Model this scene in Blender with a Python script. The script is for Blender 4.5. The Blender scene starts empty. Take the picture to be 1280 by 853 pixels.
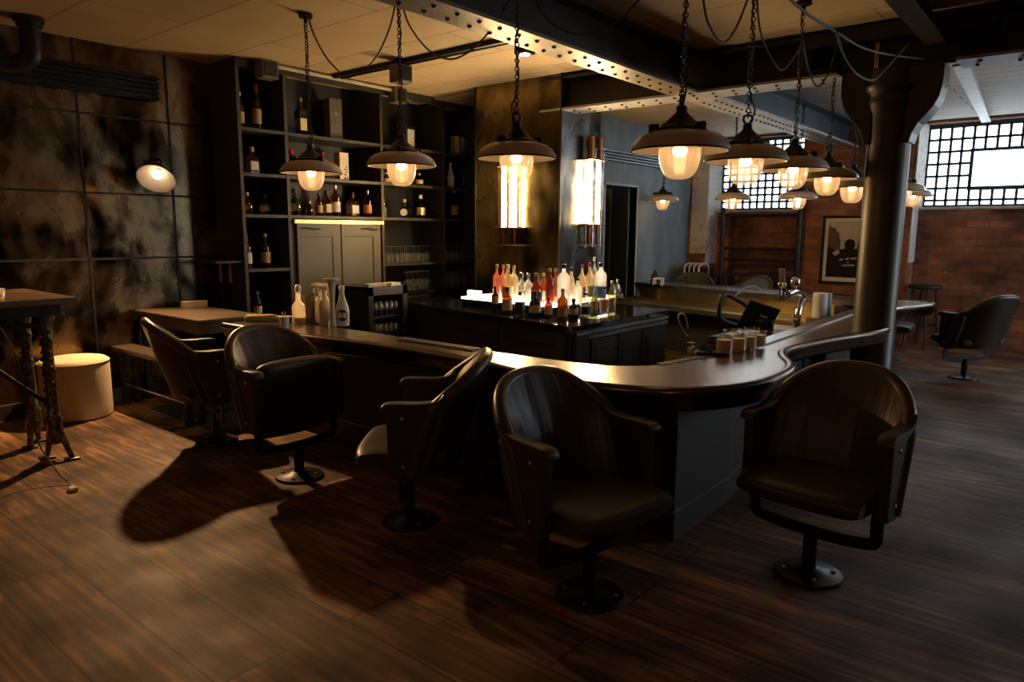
import bpy, math, random
from mathutils import Vector, Matrix
random.seed(7)
PI = math.pi
sc = bpy.context.scene
COL = sc.collection
R = math.radians

# ------------------------------------------------------------------ camera
F, W0, H0 = 885.56, 1280.0, 853.0
CH = 1.35
YAW, PIT, ROL = R(39.417), R(8.832), R(0.3552)
_f = Vector((math.cos(YAW)*math.cos(PIT), math.sin(YAW)*math.cos(PIT), -math.sin(PIT)))
_r = Vector((math.sin(YAW), -math.cos(YAW), 0))
_u = _r.cross(_f)
CR = _r*math.cos(ROL) + _u*math.sin(ROL)
CU = -_r*math.sin(ROL) + _u*math.cos(ROL)
CP = Vector((0, 0, CH))
def ray(px, py): return _f + CR*((px-640)/F) - CU*((py-426.5)/F)
def atz(px, py, z): d = ray(px, py); return CP + d*((z-CH)/d.z)
def atx(px, py, x): d = ray(px, py); return CP + d*(x/d.x)
def aty(px, py, y): d = ray(px, py); return CP + d*(y/d.y)
def depth(p): return (Vector(p)-CP).dot(_f)
cam_d = bpy.data.cameras.new('camera'); cam = bpy.data.objects.new('camera', cam_d); COL.objects.link(cam)
cam_d.sensor_width = 36; cam_d.lens = 36*F/W0; cam_d.clip_start = .05
m = Matrix((CR, CU, -_f)).transposed().to_4x4(); m.translation = CP
cam.matrix_world = m
sc.camera = cam

# ------------------------------------------------------------------ materials
def new_mat(name):
    m = bpy.data.materials.new(name); m.use_nodes = True
    nt = m.node_tree; nt.nodes.clear()
    out = nt.nodes.new('ShaderNodeOutputMaterial')
    return m, nt, out
def N(nt, t, **kw):
    n = nt.nodes.new(t)
    for k, v in kw.items():
        if k in n.inputs.keys(): n.inputs[k].default_value = v
        else: setattr(n, k, v)
    return n
def rgb(c): return (c[0], c[1], c[2], 1)
def ramp(nt, fac, stops):
    r = nt.nodes.new('ShaderNodeValToRGB')
    e = r.color_ramp.elements
    while len(e) < len(stops): e.new(.5)
    for el, (p, c) in zip(e, stops):
        el.position = p; el.color = rgb(c) if not isinstance(c, (int, float)) else (c, c, c, 1)
    nt.links.new(fac, r.inputs['Fac']); return r.outputs['Color']
def pm(name, c, rough=.5, metal=0., c2=None, scale=6., bump=0., trans=0., ior=1.45, rough2=None, spec=.5, detail=5, coat=0., stretch=None, emit=None, es=0):
    m, nt, out = new_mat(name)
    b = N(nt, 'ShaderNodeBsdfPrincipled'); nt.links.new(b.outputs[0], out.inputs[0])
    b.inputs['Base Color'].default_value = rgb(c); b.inputs['Roughness'].default_value = rough
    b.inputs['Metallic'].default_value = metal; b.inputs['Transmission Weight'].default_value = trans
    b.inputs['IOR'].default_value = ior; b.inputs['Specular IOR Level'].default_value = spec
    b.inputs['Coat Weight'].default_value = coat
    if emit: b.inputs['Emission Color'].default_value = rgb(emit); b.inputs['Emission Strength'].default_value = es
    if c2 is None and not bump and rough2 is None:
        c2 = tuple(x*.8 for x in c)
    tc = N(nt, 'ShaderNodeTexCoord'); mp = N(nt, 'ShaderNodeMapping')
    nt.links.new(tc.outputs['Object'], mp.inputs[0])
    if stretch: mp.inputs['Scale'].default_value = stretch
    no = N(nt, 'ShaderNodeTexNoise'); no.inputs['Scale'].default_value = scale; no.inputs['Detail'].default_value = detail
    nt.links.new(mp.outputs[0], no.inputs['Vector'])
    if c2 is not None: nt.links.new(ramp(nt, no.outputs['Fac'], [(.35, c), (.65, c2)]), b.inputs['Base Color'])
    if rough2 is not None: nt.links.new(ramp(nt, no.outputs['Fac'], [(.35, rough), (.65, rough2)]), b.inputs['Roughness'])
    if bump:
        bp = N(nt, 'ShaderNodeBump'); bp.inputs['Strength'].default_value = bump; bp.inputs['Distance'].default_value = .01
        nt.links.new(no.outputs['Fac'], bp.inputs['Height']); nt.links.new(bp.outputs[0], b.inputs['Normal'])
    return m
def emi(name, c, s):
    m, nt, out = new_mat(name)
    e = N(nt, 'ShaderNodeEmission'); e.inputs[0].default_value = rgb(c); e.inputs[1].default_value = s
    nt.links.new(e.outputs[0], out.inputs[0]); return m
def clear(name, tint, transp=.8, rough=.05, translucent=0.):
    """thin glass: lets light straight through, with a glossy skin and an optional milky share"""
    m, nt, out = new_mat(name)
    t = N(nt, 'ShaderNodeBsdfTransparent'); t.inputs[0].default_value = rgb(tint)
    g = N(nt, 'ShaderNodeBsdfGlossy'); g.inputs['Roughness'].default_value = rough
    g.inputs['Color'].default_value = (.9, .9, .9, 1)
    lw = N(nt, 'ShaderNodeLayerWeight'); lw.inputs[0].default_value = .35
    mx = N(nt, 'ShaderNodeMixShader'); nt.links.new(t.outputs[0], mx.inputs[1]); nt.links.new(g.outputs[0], mx.inputs[2])
    ml = N(nt, 'ShaderNodeMath', operation='MULTIPLY_ADD'); nt.links.new(lw.outputs['Facing'], ml.inputs[0])
    ml.inputs[1].default_value = .55*(1-transp)+.25; ml.inputs[2].default_value = .04
    nt.links.new(ml.outputs[0], mx.inputs[0]); last = mx
    if translucent:
        d = N(nt, 'ShaderNodeBsdfTranslucent'); d.inputs[0].default_value = rgb(tint)
        m2 = N(nt, 'ShaderNodeMixShader'); m2.inputs[0].default_value = translucent
        nt.links.new(mx.outputs[0], m2.inputs[1]); nt.links.new(d.outputs[0], m2.inputs[2]); last = m2
    nt.links.new(last.outputs[0], out.inputs[0]); return m

def dark_floor():
    m, nt, out = new_mat('dark_oak_planks'); L = nt.links.new
    b = N(nt, 'ShaderNodeBsdfPrincipled'); L(b.outputs[0], out.inputs[0])
    tc = N(nt, 'ShaderNodeTexCoord'); mp = N(nt, 'ShaderNodeMapping'); L(tc.outputs['Object'], mp.inputs[0])
    mp.inputs['Rotation'].default_value = (0, 0, R(-90))
    br = N(nt, 'ShaderNodeTexBrick'); L(mp.outputs[0], br.inputs['Vector'])
    br.inputs['Scale'].default_value = 1; br.inputs['Brick Width'].default_value = 1.9; br.inputs['Row Height'].default_value = .235
    br.inputs['Mortar Size'].default_value = .0035; br.inputs['Mortar Smooth'].default_value = .3; br.offset = .37
    br.inputs['Color1'].default_value = (.30, .30, .30, 1); br.inputs['Color2'].default_value = (1, 1, 1, 1); br.inputs['Mortar'].default_value = (0, 0, 0, 1)
    b.inputs['Specular IOR Level'].default_value = .32
    # grain: stretched distorted noise, with cathedral rings
    mg = N(nt, 'ShaderNodeMapping'); L(mp.outputs[0], mg.inputs[0]); mg.inputs['Scale'].default_value = (.55, 5.5, 5.5)
    va = N(nt, 'ShaderNodeVectorMath', operation='ADD'); L(mg.outputs[0], va.inputs[0])
    sepv = N(nt, 'ShaderNodeVectorMath', operation='SCALE'); L(br.outputs['Color'], sepv.inputs[0]); sepv.inputs['Scale'].default_value = 13
    L(sepv.outputs[0], va.inputs[1])
    ng = N(nt, 'ShaderNodeTexNoise'); L(va.outputs[0], ng.inputs['Vector']); ng.inputs['Scale'].default_value = 1.0; ng.inputs['Detail'].default_value = 2; ng.inputs['Distortion'].default_value = .5
    wv = N(nt, 'ShaderNodeMath', operation='MULTIPLY'); L(ng.outputs['Fac'], wv.inputs[0]); wv.inputs[1].default_value = 34
    sn = N(nt, 'ShaderNodeMath', operation='SINE'); L(wv.outputs[0], sn.inputs[0])
    fine = N(nt, 'ShaderNodeTexNoise'); L(va.outputs[0], fine.inputs['Vector']); fine.inputs['Scale'].default_value = 6; fine.inputs['Detail'].default_value = 6
    dirt = N(nt, 'ShaderNodeTexNoise'); L(tc.outputs['Object'], dirt.inputs['Vector']); dirt.inputs['Scale'].default_value = 2.3; dirt.inputs['Detail'].default_value = 7
    c1 = ramp(nt, fine.outputs['Fac'], [(.33, (.14, .066, .028)), (.67, (.42, .23, .105))])
    c2 = ramp(nt, sn.outputs[0], [(.0, (.30, .28, .27)), (.5, (1, 1, 1))])
    mx = N(nt, 'ShaderNodeMix', data_type='RGBA', blend_type='MULTIPLY'); mx.inputs[0].default_value = .62; L(c1, mx.inputs[6]); L(c2, mx.inputs[7])
    c3 = ramp(nt, dirt.outputs['Fac'], [(.36, (.36, .34, .33)), (.60, (1.1, 1.08, 1.05))])
    mx2 = N(nt, 'ShaderNodeMix', data_type='RGBA', blend_type='MULTIPLY'); mx2.inputs[0].default_value = 1; L(mx.outputs[2], mx2.inputs[6]); L(c3, mx2.inputs[7])
    c4 = ramp(nt, br.outputs['Color'], [(.0, (.10, .08, .07)), (.29, (.62, .60, .58)), (1, (1.05, 1.02, 1))])
    mx3 = N(nt, 'ShaderNodeMix', data_type='RGBA', blend_type='MULTIPLY'); mx3.inputs[0].default_value = 1; L(mx2.outputs[2], mx3.inputs[6]); L(c4, mx3.inputs[7])
    L(mx3.outputs[2], b.inputs['Base Color'])
    L(ramp(nt, dirt.outputs['Fac'], [(.3, .72), (.7, .54)]), b.inputs['Roughness'])
    bp = N(nt, 'ShaderNodeBump'); bp.inputs['Strength'].default_value = .25; bp.inputs['Distance'].default_value = .004
    ad = N(nt, 'ShaderNodeMath', operation='MULTIPLY_ADD'); L(fine.outputs['Fac'], ad.inputs[0]); ad.inputs[1].default_value = .4
    inv = N(nt, 'ShaderNodeMath', operation='SUBTRACT'); inv.inputs[0].default_value = 1; L(br.outputs['Fac'], inv.inputs[1]); L(inv.outputs[0], ad.inputs[2])
    L(ad.outputs[0], bp.inputs['Height']); L(bp.outputs[0], b.inputs['Normal'])
    return m
def board_mat(name, c, c2, seam, width, along_y=True, rough=.7):
    """flat boards with thin dark seams"""
    m, nt, out = new_mat(name); L = nt.links.new
    b = N(nt, 'ShaderNodeBsdfPrincipled'); L(b.outputs[0], out.inputs[0]); b.inputs['Roughness'].default_value = rough
    tc = N(nt, 'ShaderNodeTexCoord'); mp = N(nt, 'ShaderNodeMapping'); L(tc.outputs['Object'], mp.inputs[0])
    mp.inputs['Rotation'].default_value = (0, 0, R(90) if along_y else 0)
    br = N(nt, 'ShaderNodeTexBrick'); L(mp.outputs[0], br.inputs['Vector']); br.inputs['Scale'].default_value = 1
    br.inputs['Brick Width'].default_value = 2.44; br.inputs['Row Height'].default_value = width; br.inputs['Mortar Size'].default_value = .004 if width > .3 else .007
    br.inputs['Color1'].default_value = (.82, .82, .82, 1); br.inputs['Color2'].default_value = (1, 1, 1, 1); br.inputs['Mortar'].default_value = rgb(seam)
    no = N(nt, 'ShaderNodeTexNoise'); L(tc.outputs['Object'], no.inputs['Vector']); no.inputs['Scale'].default_value = 1.6; no.inputs['Detail'].default_value = 6
    cc = ramp(nt, no.outputs['Fac'], [(.35, c), (.65, c2)])
    mx = N(nt, 'ShaderNodeMix', data_type='RGBA', blend_type='MULTIPLY'); mx.inputs[0].default_value = 1; L(cc, mx.inputs[6]); L(br.outputs['Color'], mx.inputs[7])
    L(mx.outputs[2], b.inputs['Base Color']); return m
def brick_mat(name, wash=0.):
    m, nt, out = new_mat(name); L = nt.links.new
    b = N(nt, 'ShaderNodeBsdfPrincipled'); L(b.outputs[0], out.inputs[0]); b.inputs['Roughness'].default_value = .85
    tc = N(nt, 'ShaderNodeTexCoord'); sp = N(nt, 'ShaderNodeSeparateXYZ'); L(tc.outputs['Object'], sp.inputs[0])
    ad = N(nt, 'ShaderNodeMath', operation='ADD'); L(sp.outputs['X'], ad.inputs[0]); L(sp.outputs['Y'], ad.inputs[1])
    cb = N(nt, 'ShaderNodeCombineXYZ'); L(ad.outputs[0], cb.inputs['X']); L(sp.outputs['Z'], cb.inputs['Y'])
    br = N(nt, 'ShaderNodeTexBrick'); L(cb.outputs[0], br.inputs['Vector']); br.inputs['Scale'].default_value = 1
    br.inputs['Brick Width'].default_value = .225; br.inputs['Row Height'].default_value = .075; br.inputs['Mortar Size'].default_value = .008; br.inputs['Mortar Smooth'].default_value = .4
    br.inputs['Color1'].default_value = (.40, .145, .062, 1); br.inputs['Color2'].default_value = (.19, .066, .032, 1); br.inputs['Mortar'].default_value = (.20, .11, .065, 1)
    no = N(nt, 'ShaderNodeTexNoise'); L(tc.outputs['Object'], no.inputs['Vector']); no.inputs['Scale'].default_value = 1.7; no.inputs['Detail'].default_value = 7
    dk = ramp(nt, no.outputs['Fac'], [(.36, (.26, .24, .23)), (.58, (1, 1, 1))])
    mx = N(nt, 'ShaderNodeMix', data_type='RGBA', blend_type='MULTIPLY'); mx.inputs[0].default_value = 1; L(br.outputs['Color'], mx.inputs[6]); L(dk, mx.inputs[7])
    n2 = N(nt, 'ShaderNodeTexNoise'); L(tc.outputs['Object'], n2.inputs['Vector']); n2.inputs['Scale'].default_value = 2.9; n2.inputs['Detail'].default_value = 8; n2.inputs['Roughness'].default_value = .75
    pt = ramp(nt, n2.outputs['Fac'], [(.63-wash*.45, (0, 0, 0)), (.69-wash*.3, (1, 1, 1))])
    mx2 = N(nt, 'ShaderNodeMix', data_type='RGBA'); L(pt, mx2.inputs[0]); L(mx.outputs[2], mx2.inputs[6]); mx2.inputs[7].default_value = (.42, .33, .25, 1) if wash < .3 else (.62, .58, .54, 1)
    L(mx2.outputs[2], b.inputs['Base Color'])
    bp = N(nt, 'ShaderNodeBump'); bp.inputs['Strength'].default_value = .6; bp.inputs['Distance'].default_value = .012; bp.invert = True
    L(br.outputs['Fac'], bp.inputs['Height']); L(bp.outputs[0], b.inputs['Normal'])
    return m
def patina(name, dark, light, r1, r2, scale=1.6, metal=1., contrast=(.42, .68), streak=(1, 1, .55)):
    """blotched metal or foxed mirror"""
    m, nt, out = new_mat(name); L = nt.links.new
    b = N(nt, 'ShaderNodeBsdfPrincipled'); L(b.outputs[0], out.inputs[0]); b.inputs['Metallic'].default_value = metal
    tc = N(nt, 'ShaderNodeTexCoord'); mp = N(nt, 'ShaderNodeMapping'); L(tc.outputs['Object'], mp.inputs[0]); mp.inputs['Scale'].default_value = streak
    no = N(nt, 'ShaderNodeTexNoise'); L(mp.outputs[0], no.inputs['Vector']); no.inputs['Scale'].default_value = scale; no.inputs['Detail'].default_value = 8; no.inputs['Roughness'].default_value = .62; no.inputs['Distortion'].default_value = .35
    n2 = N(nt, 'ShaderNodeTexNoise'); L(mp.outputs[0], n2.inputs['Vector']); n2.inputs['Scale'].default_value = scale*5; n2.inputs['Detail'].default_value = 6
    ml = N(nt, 'ShaderNodeMath', operation='MULTIPLY_ADD'); L(n2.outputs['Fac'], ml.inputs[0]); ml.inputs[1].default_value = .25; L(no.outputs['Fac'], ml.inputs[2])
    sb = N(nt, 'ShaderNodeMath', operation='SUBTRACT'); L(ml.outputs[0], sb.inputs[0]); sb.inputs[1].default_value = .125
    L(ramp(nt, sb.outputs[0], [(contrast[0], dark), (contrast[1], light)]), b.inputs['Base Color'])
    L(ramp(nt, sb.outputs[0], [(contrast[0], r1), (contrast[1], r2)]), b.inputs['Roughness'])
    return m

M = dict(
 floor=dark_floor(),
 ceiling=board_mat('ceiling_boards', (.58, .41, .22), (.66, .48, .27), (.25, .2, .15), .62),
 ceiling_slat=board_mat('painted_ceiling_planks', (.50, .44, .37), (.58, .52, .45), (.10, .08, .06), .20),
 brick=brick_mat('old_red_brick'), whitebrick=brick_mat('whitewashed_brick', .75),
 mirror=patina('foxed_antique_mirror', (.028, .020, .011), (.29, .20, .105), .09, .44, 1.7, 1., (.40, .66)),
 brass_wall=patina('aged_brass_sheet', (.055, .038, .018), (.36, .27, .11), .16, .30, 1.5, 1., (.36, .66)),
 steel_wall=patina('dark_bluish_steel_sheet', (.03, .032, .035), (.24, .24, .235), .16, .34, 1.7, 1., (.38, .68)),
 grey_wall=patina('blue_grey_plaster', (.14, .175, .195), (.27, .33, .36), .55, .75, 2.2, 0., (.36, .66), (1, 1, .35)),
 plain_dark=pm('dark_room_paint', (.045, .037, .03), .75),
 shelf=pm('olive_black_painted_wood', (.042, .036, .024), .5, c2=(.032, .028, .019), scale=4),
 shelf_back=pm('black_shelf_lining', (.012, .012, .012), .6),
 cab=pm('olive_grey_cabinet_paint', (.10, .085, .05), .48, c2=(.082, .07, .042), scale=3),
 island=pm('charcoal_cabinet_paint', (.035, .034, .034), .38, c2=(.026, .026, .027)),
 counter=patina('bronzed_zinc_top', (.33, .25, .175), (.39, .30, .215), .25, .285, 2.2, 1., (.1, .9), (1, 1, 1)),
 counter_edge=pm('dark_bronze_edge', (.16, .115, .08), .26, 1., c2=(.11, .08, .058), scale=9),
 panel=pm('dark_stained_bar_panel', (.036, .028, .021), .55, c2=(.026, .021, .017), scale=2.5, stretch=(4, 4, .6)),
 groove=pm('thin_metal_strip', (.32, .26, .19), .35, 1.),
 granite=pm('polished_black_stone', (.010, .010, .011), .06, spec=.6, c2=(.016, .016, .016), scale=60),
 brass=patina('brushed_brass', (.42, .30, .12), (.60, .46, .20), .28, .38, 2.5, 1., (.3, .7), (1, 1, 1)),
 steel=pm('brushed_steel', (.50, .49, .47), .28, 1., c2=(.40, .39, .38), scale=20, stretch=(8, 1, 1)),
 chrome=pm('polished_chrome', (.78, .76, .73), .07, 1.),
 iron=pm('black_iron', (.02, .018, .016), .45, .6, c2=(.035, .03, .026), scale=14, bump=.1),
 blueiron=pm('blue_black_painted_steel', (.035, .05, .062), .42, .2, c2=(.05, .068, .08), scale=6),
 beamweb=pm('dark_beam_paint', (.020, .017, .014), .6, c2=(.032, .026, .02), scale=5),
 flange=pm('worn_cream_beam_flange', (.27, .205, .12), .42, .3, c2=(.16, .12, .07), scale=3.5),
 flange_grey=pm('worn_grey_beam_flange', (.42, .40, .37), .45, .2, c2=(.30, .29, .27), scale=5),
 rivet=pm('dark_rivet', (.06, .05, .04), .4, .7),
 column=pm('bronze_brown_column_paint', (.060, .043, .022), .42, .35, c2=(.040, .030, .016), scale=3, stretch=(1, 1, .3)),
 leather=pm('black_brown_leather', (.042, .028, .019), .36, c2=(.026, .018, .013), scale=5, bump=.06, rough2=.46, spec=.55),
 leather_pad=pm('creased_black_brown_leather', (.046, .030, .020), .34, c2=(.028, .019, .013), scale=1.6, bump=.9, rough2=.46, spec=.55, detail=3, stretch=(2, 9, 1.1)),
 leather_blue=pm('slate_leather', (.045, .055, .062), .38, c2=(.03, .036, .042), scale=5),
 shellwood=pm('dark_lacquered_shell', (.034, .023, .015), .32, c2=(.024, .016, .011), scale=6, rough2=.42),
 piping=pm('worn_brown_edge', (.060, .040, .026), .36),
 blacksteel=pm('black_powder_coated_steel', (.018, .017, .016), .38, .3),
 enamel=pm('taupe_enamel', (.56, .43, .335), .28, c2=(.50, .385, .30), scale=8, coat=.3),
 white_enamel=pm('white_enamel', (.72, .66, .58), .35),
 rimdark=pm('dark_enamel_rim', (.014, .012, .010), .6, spec=.2),
 globe=clear('ribbed_lamp_glass', (1, .88, .72), .75, .12, .27),
 bulb=emi('warm_bulb', (1, .60, .27), 20),
 bulb_soft=emi('warm_reading_bulb', (1, .70, .42), 4.5),
 opal=emi('fill_lamp_glass', (1, .56, .26), 10),  # glow of the added fill pendants
 tube=emi('lit_glass_tube', (1, .72, .38), 170),
 steplight=emi('backlit_panel', (1, .80, .55), 6),
 downlight=emi('lit_spot_lens', (1, .92, .8), 25),
 daylight=emi('daylit_frosted_pane', (.78, .90, 1.0), 4.6),
 daylight_fill=emi('added_daylight_pane', (.74, .87, 1.0), 9.5),
 clearglass=clear('clear_glass', (.97, .98, .97), .9, .04),
 barglass=clear('bar_glass', (.95, .94, .92), .3, .08, .25),
 tubeglass=clear('amber_tinted_tube_glass', (.95, .88, .78), .95, .02),
 cream=pm('cream_upholstery', (.76, .64, .46), .85, c2=(.70, .58, .42), scale=12, bump=.1),
 oak=pm('pale_oak', (.42, .29, .16), .5, c2=(.34, .23, .12), scale=5, stretch=(1, 8, 8)),
 tabletop=pm('waxed_brown_wood', (.15, .092, .048), .32, c2=(.10, .062, .032), scale=4, stretch=(1, 9, 9)),
 darkwood=pm('dark_brown_wood', (.060, .040, .022), .40, c2=(.042, .028, .016), scale=4, stretch=(8, 1, 8)),
 castiron=pm('speckled_cast_iron', (.012, .011, .010), .35, .5, c2=(.26, .21, .14), scale=48),
 plastic_white=pm('milky_plastic', (.74, .68, .58), .42, trans=.0, c2=(.70, .64, .54)),
 plastic_clear=clear('cloudy_bottle_plastic', (.93, .88, .78), .4, .2, .5),
 plastic_black=pm('black_plastic', (.018, .018, .02), .35),
 screen=pm('dark_screen_glass', (.02, .03, .035), .12),
 red=pm('red_plastic', (.5, .03, .02), .4),
 paper=pm('white_paper', (.78, .76, .72), .8),
 cloth_black=pm('black_napkin_cloth', (.012, .011, .011), .9, bump=.3, scale=60),
 cloth_tan=pm('tan_bar_towel', (.55, .42, .28), .9, bump=.3, scale=60),
 cork=pm('wine_red_foil', (.30, .02, .015), .35, .3), cap_black=pm('black_cap', (.012, .012, .012), .4),
 cap_gold=pm('gold_cap', (.55, .40, .17), .3, .8), cap_wood=pm('cork_stopper', (.45, .30, .18), .7), cap_cream=pm('cream_capsule', (.72, .60, .42), .5),
 cap_red=pm('red_cap', (.48, .02, .02), .4), cap_blue=pm('navy_cap', (.02, .03, .09), .4), cap_silver=pm('silver_cap', (.6, .6, .6), .25, 1.),
 lab_cream=pm('cream_label', (.66, .55, .38), .7), lab_white=pm('white_label', (.75, .72, .66), .6), lab_black=pm('black_label', (.015, .014, .014), .5),
 lab_tan=pm('tan_label', (.45, .28, .15), .7), lab_red=pm('red_label', (.50, .05, .03), .6), lab_gold=pm('gold_label', (.55, .42, .2), .4, .6), lab_blue=pm('blue_label', (.10, .2, .42), .5),
 lab_orange=pm('orange_label', (.62, .22, .08), .6),
 can=pm('silver_blue_can', (.05, .08, .25), .25, .6), can_silver=pm('silver_can', (.6, .62, .66), .25, .9),
 juice=pm('pale_orange_drink', (.92, .56, .28), .35, c2=(.86, .48, .22)), foam=pm('pale_drink_foam', (.92, .80, .64), .8),
 wax=pm('pale_wax', (.78, .62, .42), .6), photo_sky=pm('photo_print_sky', (.52, .42, .29), .8, spec=.08), photo_dark=pm('photo_print_dark', (.022, .016, .012), .8, spec=.08),
 photo_mid=pm('photo_print_brown', (.13, .09, .055), .8, spec=.08), photo_text=pm('photo_print_lettering', (.55, .42, .3), .6), mat_board=pm('cream_picture_mount', (.72, .62, .45), .8),
 sill=pm('chipped_white_sill', (.62, .60, .57), .7, c2=(.4, .37, .34), scale=6), conduit=pm('ivory_conduit', (.55, .47, .34), .5),
 speaker=pm('taupe_speaker_box', (.16, .13, .095), .6), rubber=pm('black_rubber', (.012, .012, .012), .6), copper=pm('copper_pipe', (.45, .20, .09), .35, 1.),
 cord=pm('brown_flex', (.06, .042, .028), .6), hose=pm('grey_hose', (.35, .32, .27), .5), matmesh=pm('ribbed_bar_mat', (.10, .075, .05), .5, .5, c2=(.22, .165, .11), scale=90),
 vent=pm('dark_vent_metal', (.014, .013, .012), .5, .4), vent_blue=pm('blue_grey_vent_slat', (.30, .38, .42), .4, .2), slot=pm('vent_gap', (.01, .012, .014), .8),
 doordark=pm('dark_doorway_lining', (.02, .017, .014), .6), doorframe=pm('pale_grey_door_trim', (.42, .46, .47), .5),
 denim=pm('blue_grey_seat', (.12, .16, .19), .5),
)
BOT = dict(
 clear=clear('clear_spirit_glass', (.93, .94, .90), .7, .04, .08), green=clear('green_bottle_glass', (.10, .16, .06), .5, .05, .0), dark=pm('near_black_bottle_glass', (.010, .008, .006), .08, spec=.7),
 amber=clear('amber_whisky', (.48, .22, .07), .6, .04, .18), red=clear('ruby_liqueur', (.40, .12, .075), .6, .04, .15), pink=clear('pink_aperitif', (.74, .34, .27), .6, .04, .2),
 gold=clear('golden_spirit', (.86, .73, .50), .6, .04, .15), frost=clear('frosted_glass', (.93, .96, 1.0), .3, .35, .62), olive=clear('olive_glass', (.42, .43, .25), .5, .05, .12), cream=pm('cream_bottle', (.62, .56, .44), .4))

# ------------------------------------------------------------------ mesh helper
class MB:
    def __init__(s): s.v = []; s.f = []; s.mi = []; s.sm = []
    def add(s, vs, fs, mi=0, smooth=False, mat=None):
        o = len(s.v)
        s.v += [tuple((mat @ Vector(v)) if mat else v) for v in vs]
        for f in fs: s.f.append([i+o for i in f]); s.mi.append(mi); s.sm.append(smooth)
        return s
    def box(s, a, b, mi=0, mat=None):
        x0, y0, z0 = a; x1, y1, z1 = b
        if x0 > x1: x0, x1 = x1, x0
        if y0 > y1: y0, y1 = y1, y0
        if z0 > z1: z0, z1 = z1, z0
        return s.add([(x0,y0,z0),(x1,y0,z0),(x1,y1,z0),(x0,y1,z0),(x0,y0,z1),(x1,y0,z1),(x1,y1,z1),(x0,y1,z1)],
                     [(0,3,2,1),(4,5,6,7),(0,1,5,4),(1,2,6,5),(2,3,7,6),(3,0,4,7)], mi, False, mat)
    def cbox(s, a, b, c=.004, mi=0, mat=None):
        """chamfered box"""
        lo = [min(p, q) for p, q in zip(a, b)]; hi = [max(p, q) for p, q in zip(a, b)]
        c = min([c] + [(h-l)*.45 for l, h in zip(lo, hi)])
        vs = []; idx = {}
        for sx in (0, 1):
            for sy in (0, 1):
                for sz in (0, 1):
                    e = [(lo, hi)[k][i] for i, k in enumerate((sx, sy, sz))]
                    d = [c if k == 0 else -c for k in (sx, sy, sz)]
                    for ax in range(3):
                        p = [e[i] + (0 if i == ax else d[i]) for i in range(3)]
                        idx[(sx, sy, sz, ax)] = len(vs); vs.append(tuple(p))
        fs = []
        for ax in range(3):
            o = [i for i in range(3) if i != ax]
            for k in (0, 1):
                q = []
                for (u, w) in ((0,0),(1,0),(1,1),(0,1)):
                    key = [0,0,0]; key[ax] = k; key[o[0]] = u; key[o[1]] = w; q.append(idx[(*key, ax)])
                fs.append(q)
        for ax in range(3):       # edges along ax
            o = [i for i in range(3) if i != ax]
            for u in (0, 1):
                for w in (0, 1):
                    k0 = [0,0,0]; k0[o[0]] = u; k0[o[1]] = w; k1 = list(k0); k1[ax] = 1
                    fs.append([idx[(*k0, o[0])], idx[(*k1, o[0])], idx[(*k1, o[1])], idx[(*k0, o[1])]])
        for sx in (0,1):
            for sy in (0,1):
                for sz in (0,1): fs.append([idx[(sx,sy,sz,0)], idx[(sx,sy,sz,1)], idx[(sx,sy,sz,2)]])
        return s.add(vs, fs, mi, False, mat)
    def prism(s, poly, z0, z1, mi=0, mat=None, mi_top=None, smooth=False):
        n = len(poly)
        vs = [(x, y, z0) for x, y in poly] + [(x, y, z1) for x, y in poly]
        s.add(vs, [[i, (i+1) % n, n+(i+1) % n, n+i] for i in range(n)], mi, smooth, mat)
        s.add(vs, [list(range(n-1, -1, -1))], mi, False, mat)
        return s.add(vs, [[n+i for i in range(n)]], mi if mi_top is None else mi_top, False, mat)
    def lathe(s, prof, seg=24, mi=0, mat=None, smooth=True, mis=None):
        vs = []; fs = []
        for r, z in prof:
            for k in range(seg): a = 2*PI*k/seg; vs.append((r*math.cos(a), r*math.sin(a), z))
        o = len(s.v)
        s.v += [tuple((mat @ Vector(v)) if mat else v) for v in vs]
        for i in range(len(prof)-1):
            for k in range(seg):
                k2 = (k+1) % seg
                s.f.append([o+i*seg+k, o+i*seg+k2, o+(i+1)*seg+k2, o+(i+1)*seg+k]); s.mi.append(mis[i] if mis else mi); s.sm.append(smooth)
        for i, rev in ((0, True), (len(prof)-1, False)):
            if prof[i][0] > 1e-4:
                if not (prof[0] == prof[-1]):
                    f = [o+i*seg+k for k in range(seg)]
                    s.f.append(f[::-1] if rev else f); s.mi.append(mis[min(i, len(prof)-2)] if mis else mi); s.sm.append(False)
        return s
    def cyl(s, p, q, r, seg=16, mi=0, r2=None):
        return s.tube([p, q], r, seg, mi, r2=r2)
    def tube(s, pts, r, seg=8, mi=0, closed=False, r2=None, flat=None):
        pts = [Vector(p) for p in pts]; n = len(pts); vs = []; up = None
        for i, p in enumerate(pts):
            if closed: t = pts[(i+1) % n]-pts[i-1]
            else: t = pts[min(i+1, n-1)]-pts[max(i-1, 0)]
            t.normalize()
            if up is None:
                up = Vector((0, 0, 1)) if abs(t.z) < .9 else Vector((1, 0, 0))
            a = t.cross(up)
            if a.length < 1e-5: a = t.cross(Vector((0, 1, .1)))
            a.normalize(); b = a.cross(t); up = b
            rr = r if r2 is None else r+(r2-r)*i/max(1, n-1)
            for k in range(seg):
                an = 2*PI*k/seg
                if flat: vs.append(tuple(p + a*(flat[0]*math.copysign(abs(math.cos(an))**.3, math.cos(an))) + b*(flat[1]*math.copysign(abs(math.sin(an))**.3, math.sin(an)))))
                else: vs.append(tuple(p + a*(rr*math.cos(an)) + b*(rr*math.sin(an))))
        fs = []
        for i in range(n if closed else n-1):
            j = (i+1) % n
            for k in range(seg): fs.append([i*seg+k, i*seg+(k+1) % seg, j*seg+(k+1) % seg, j*seg+k])
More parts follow.
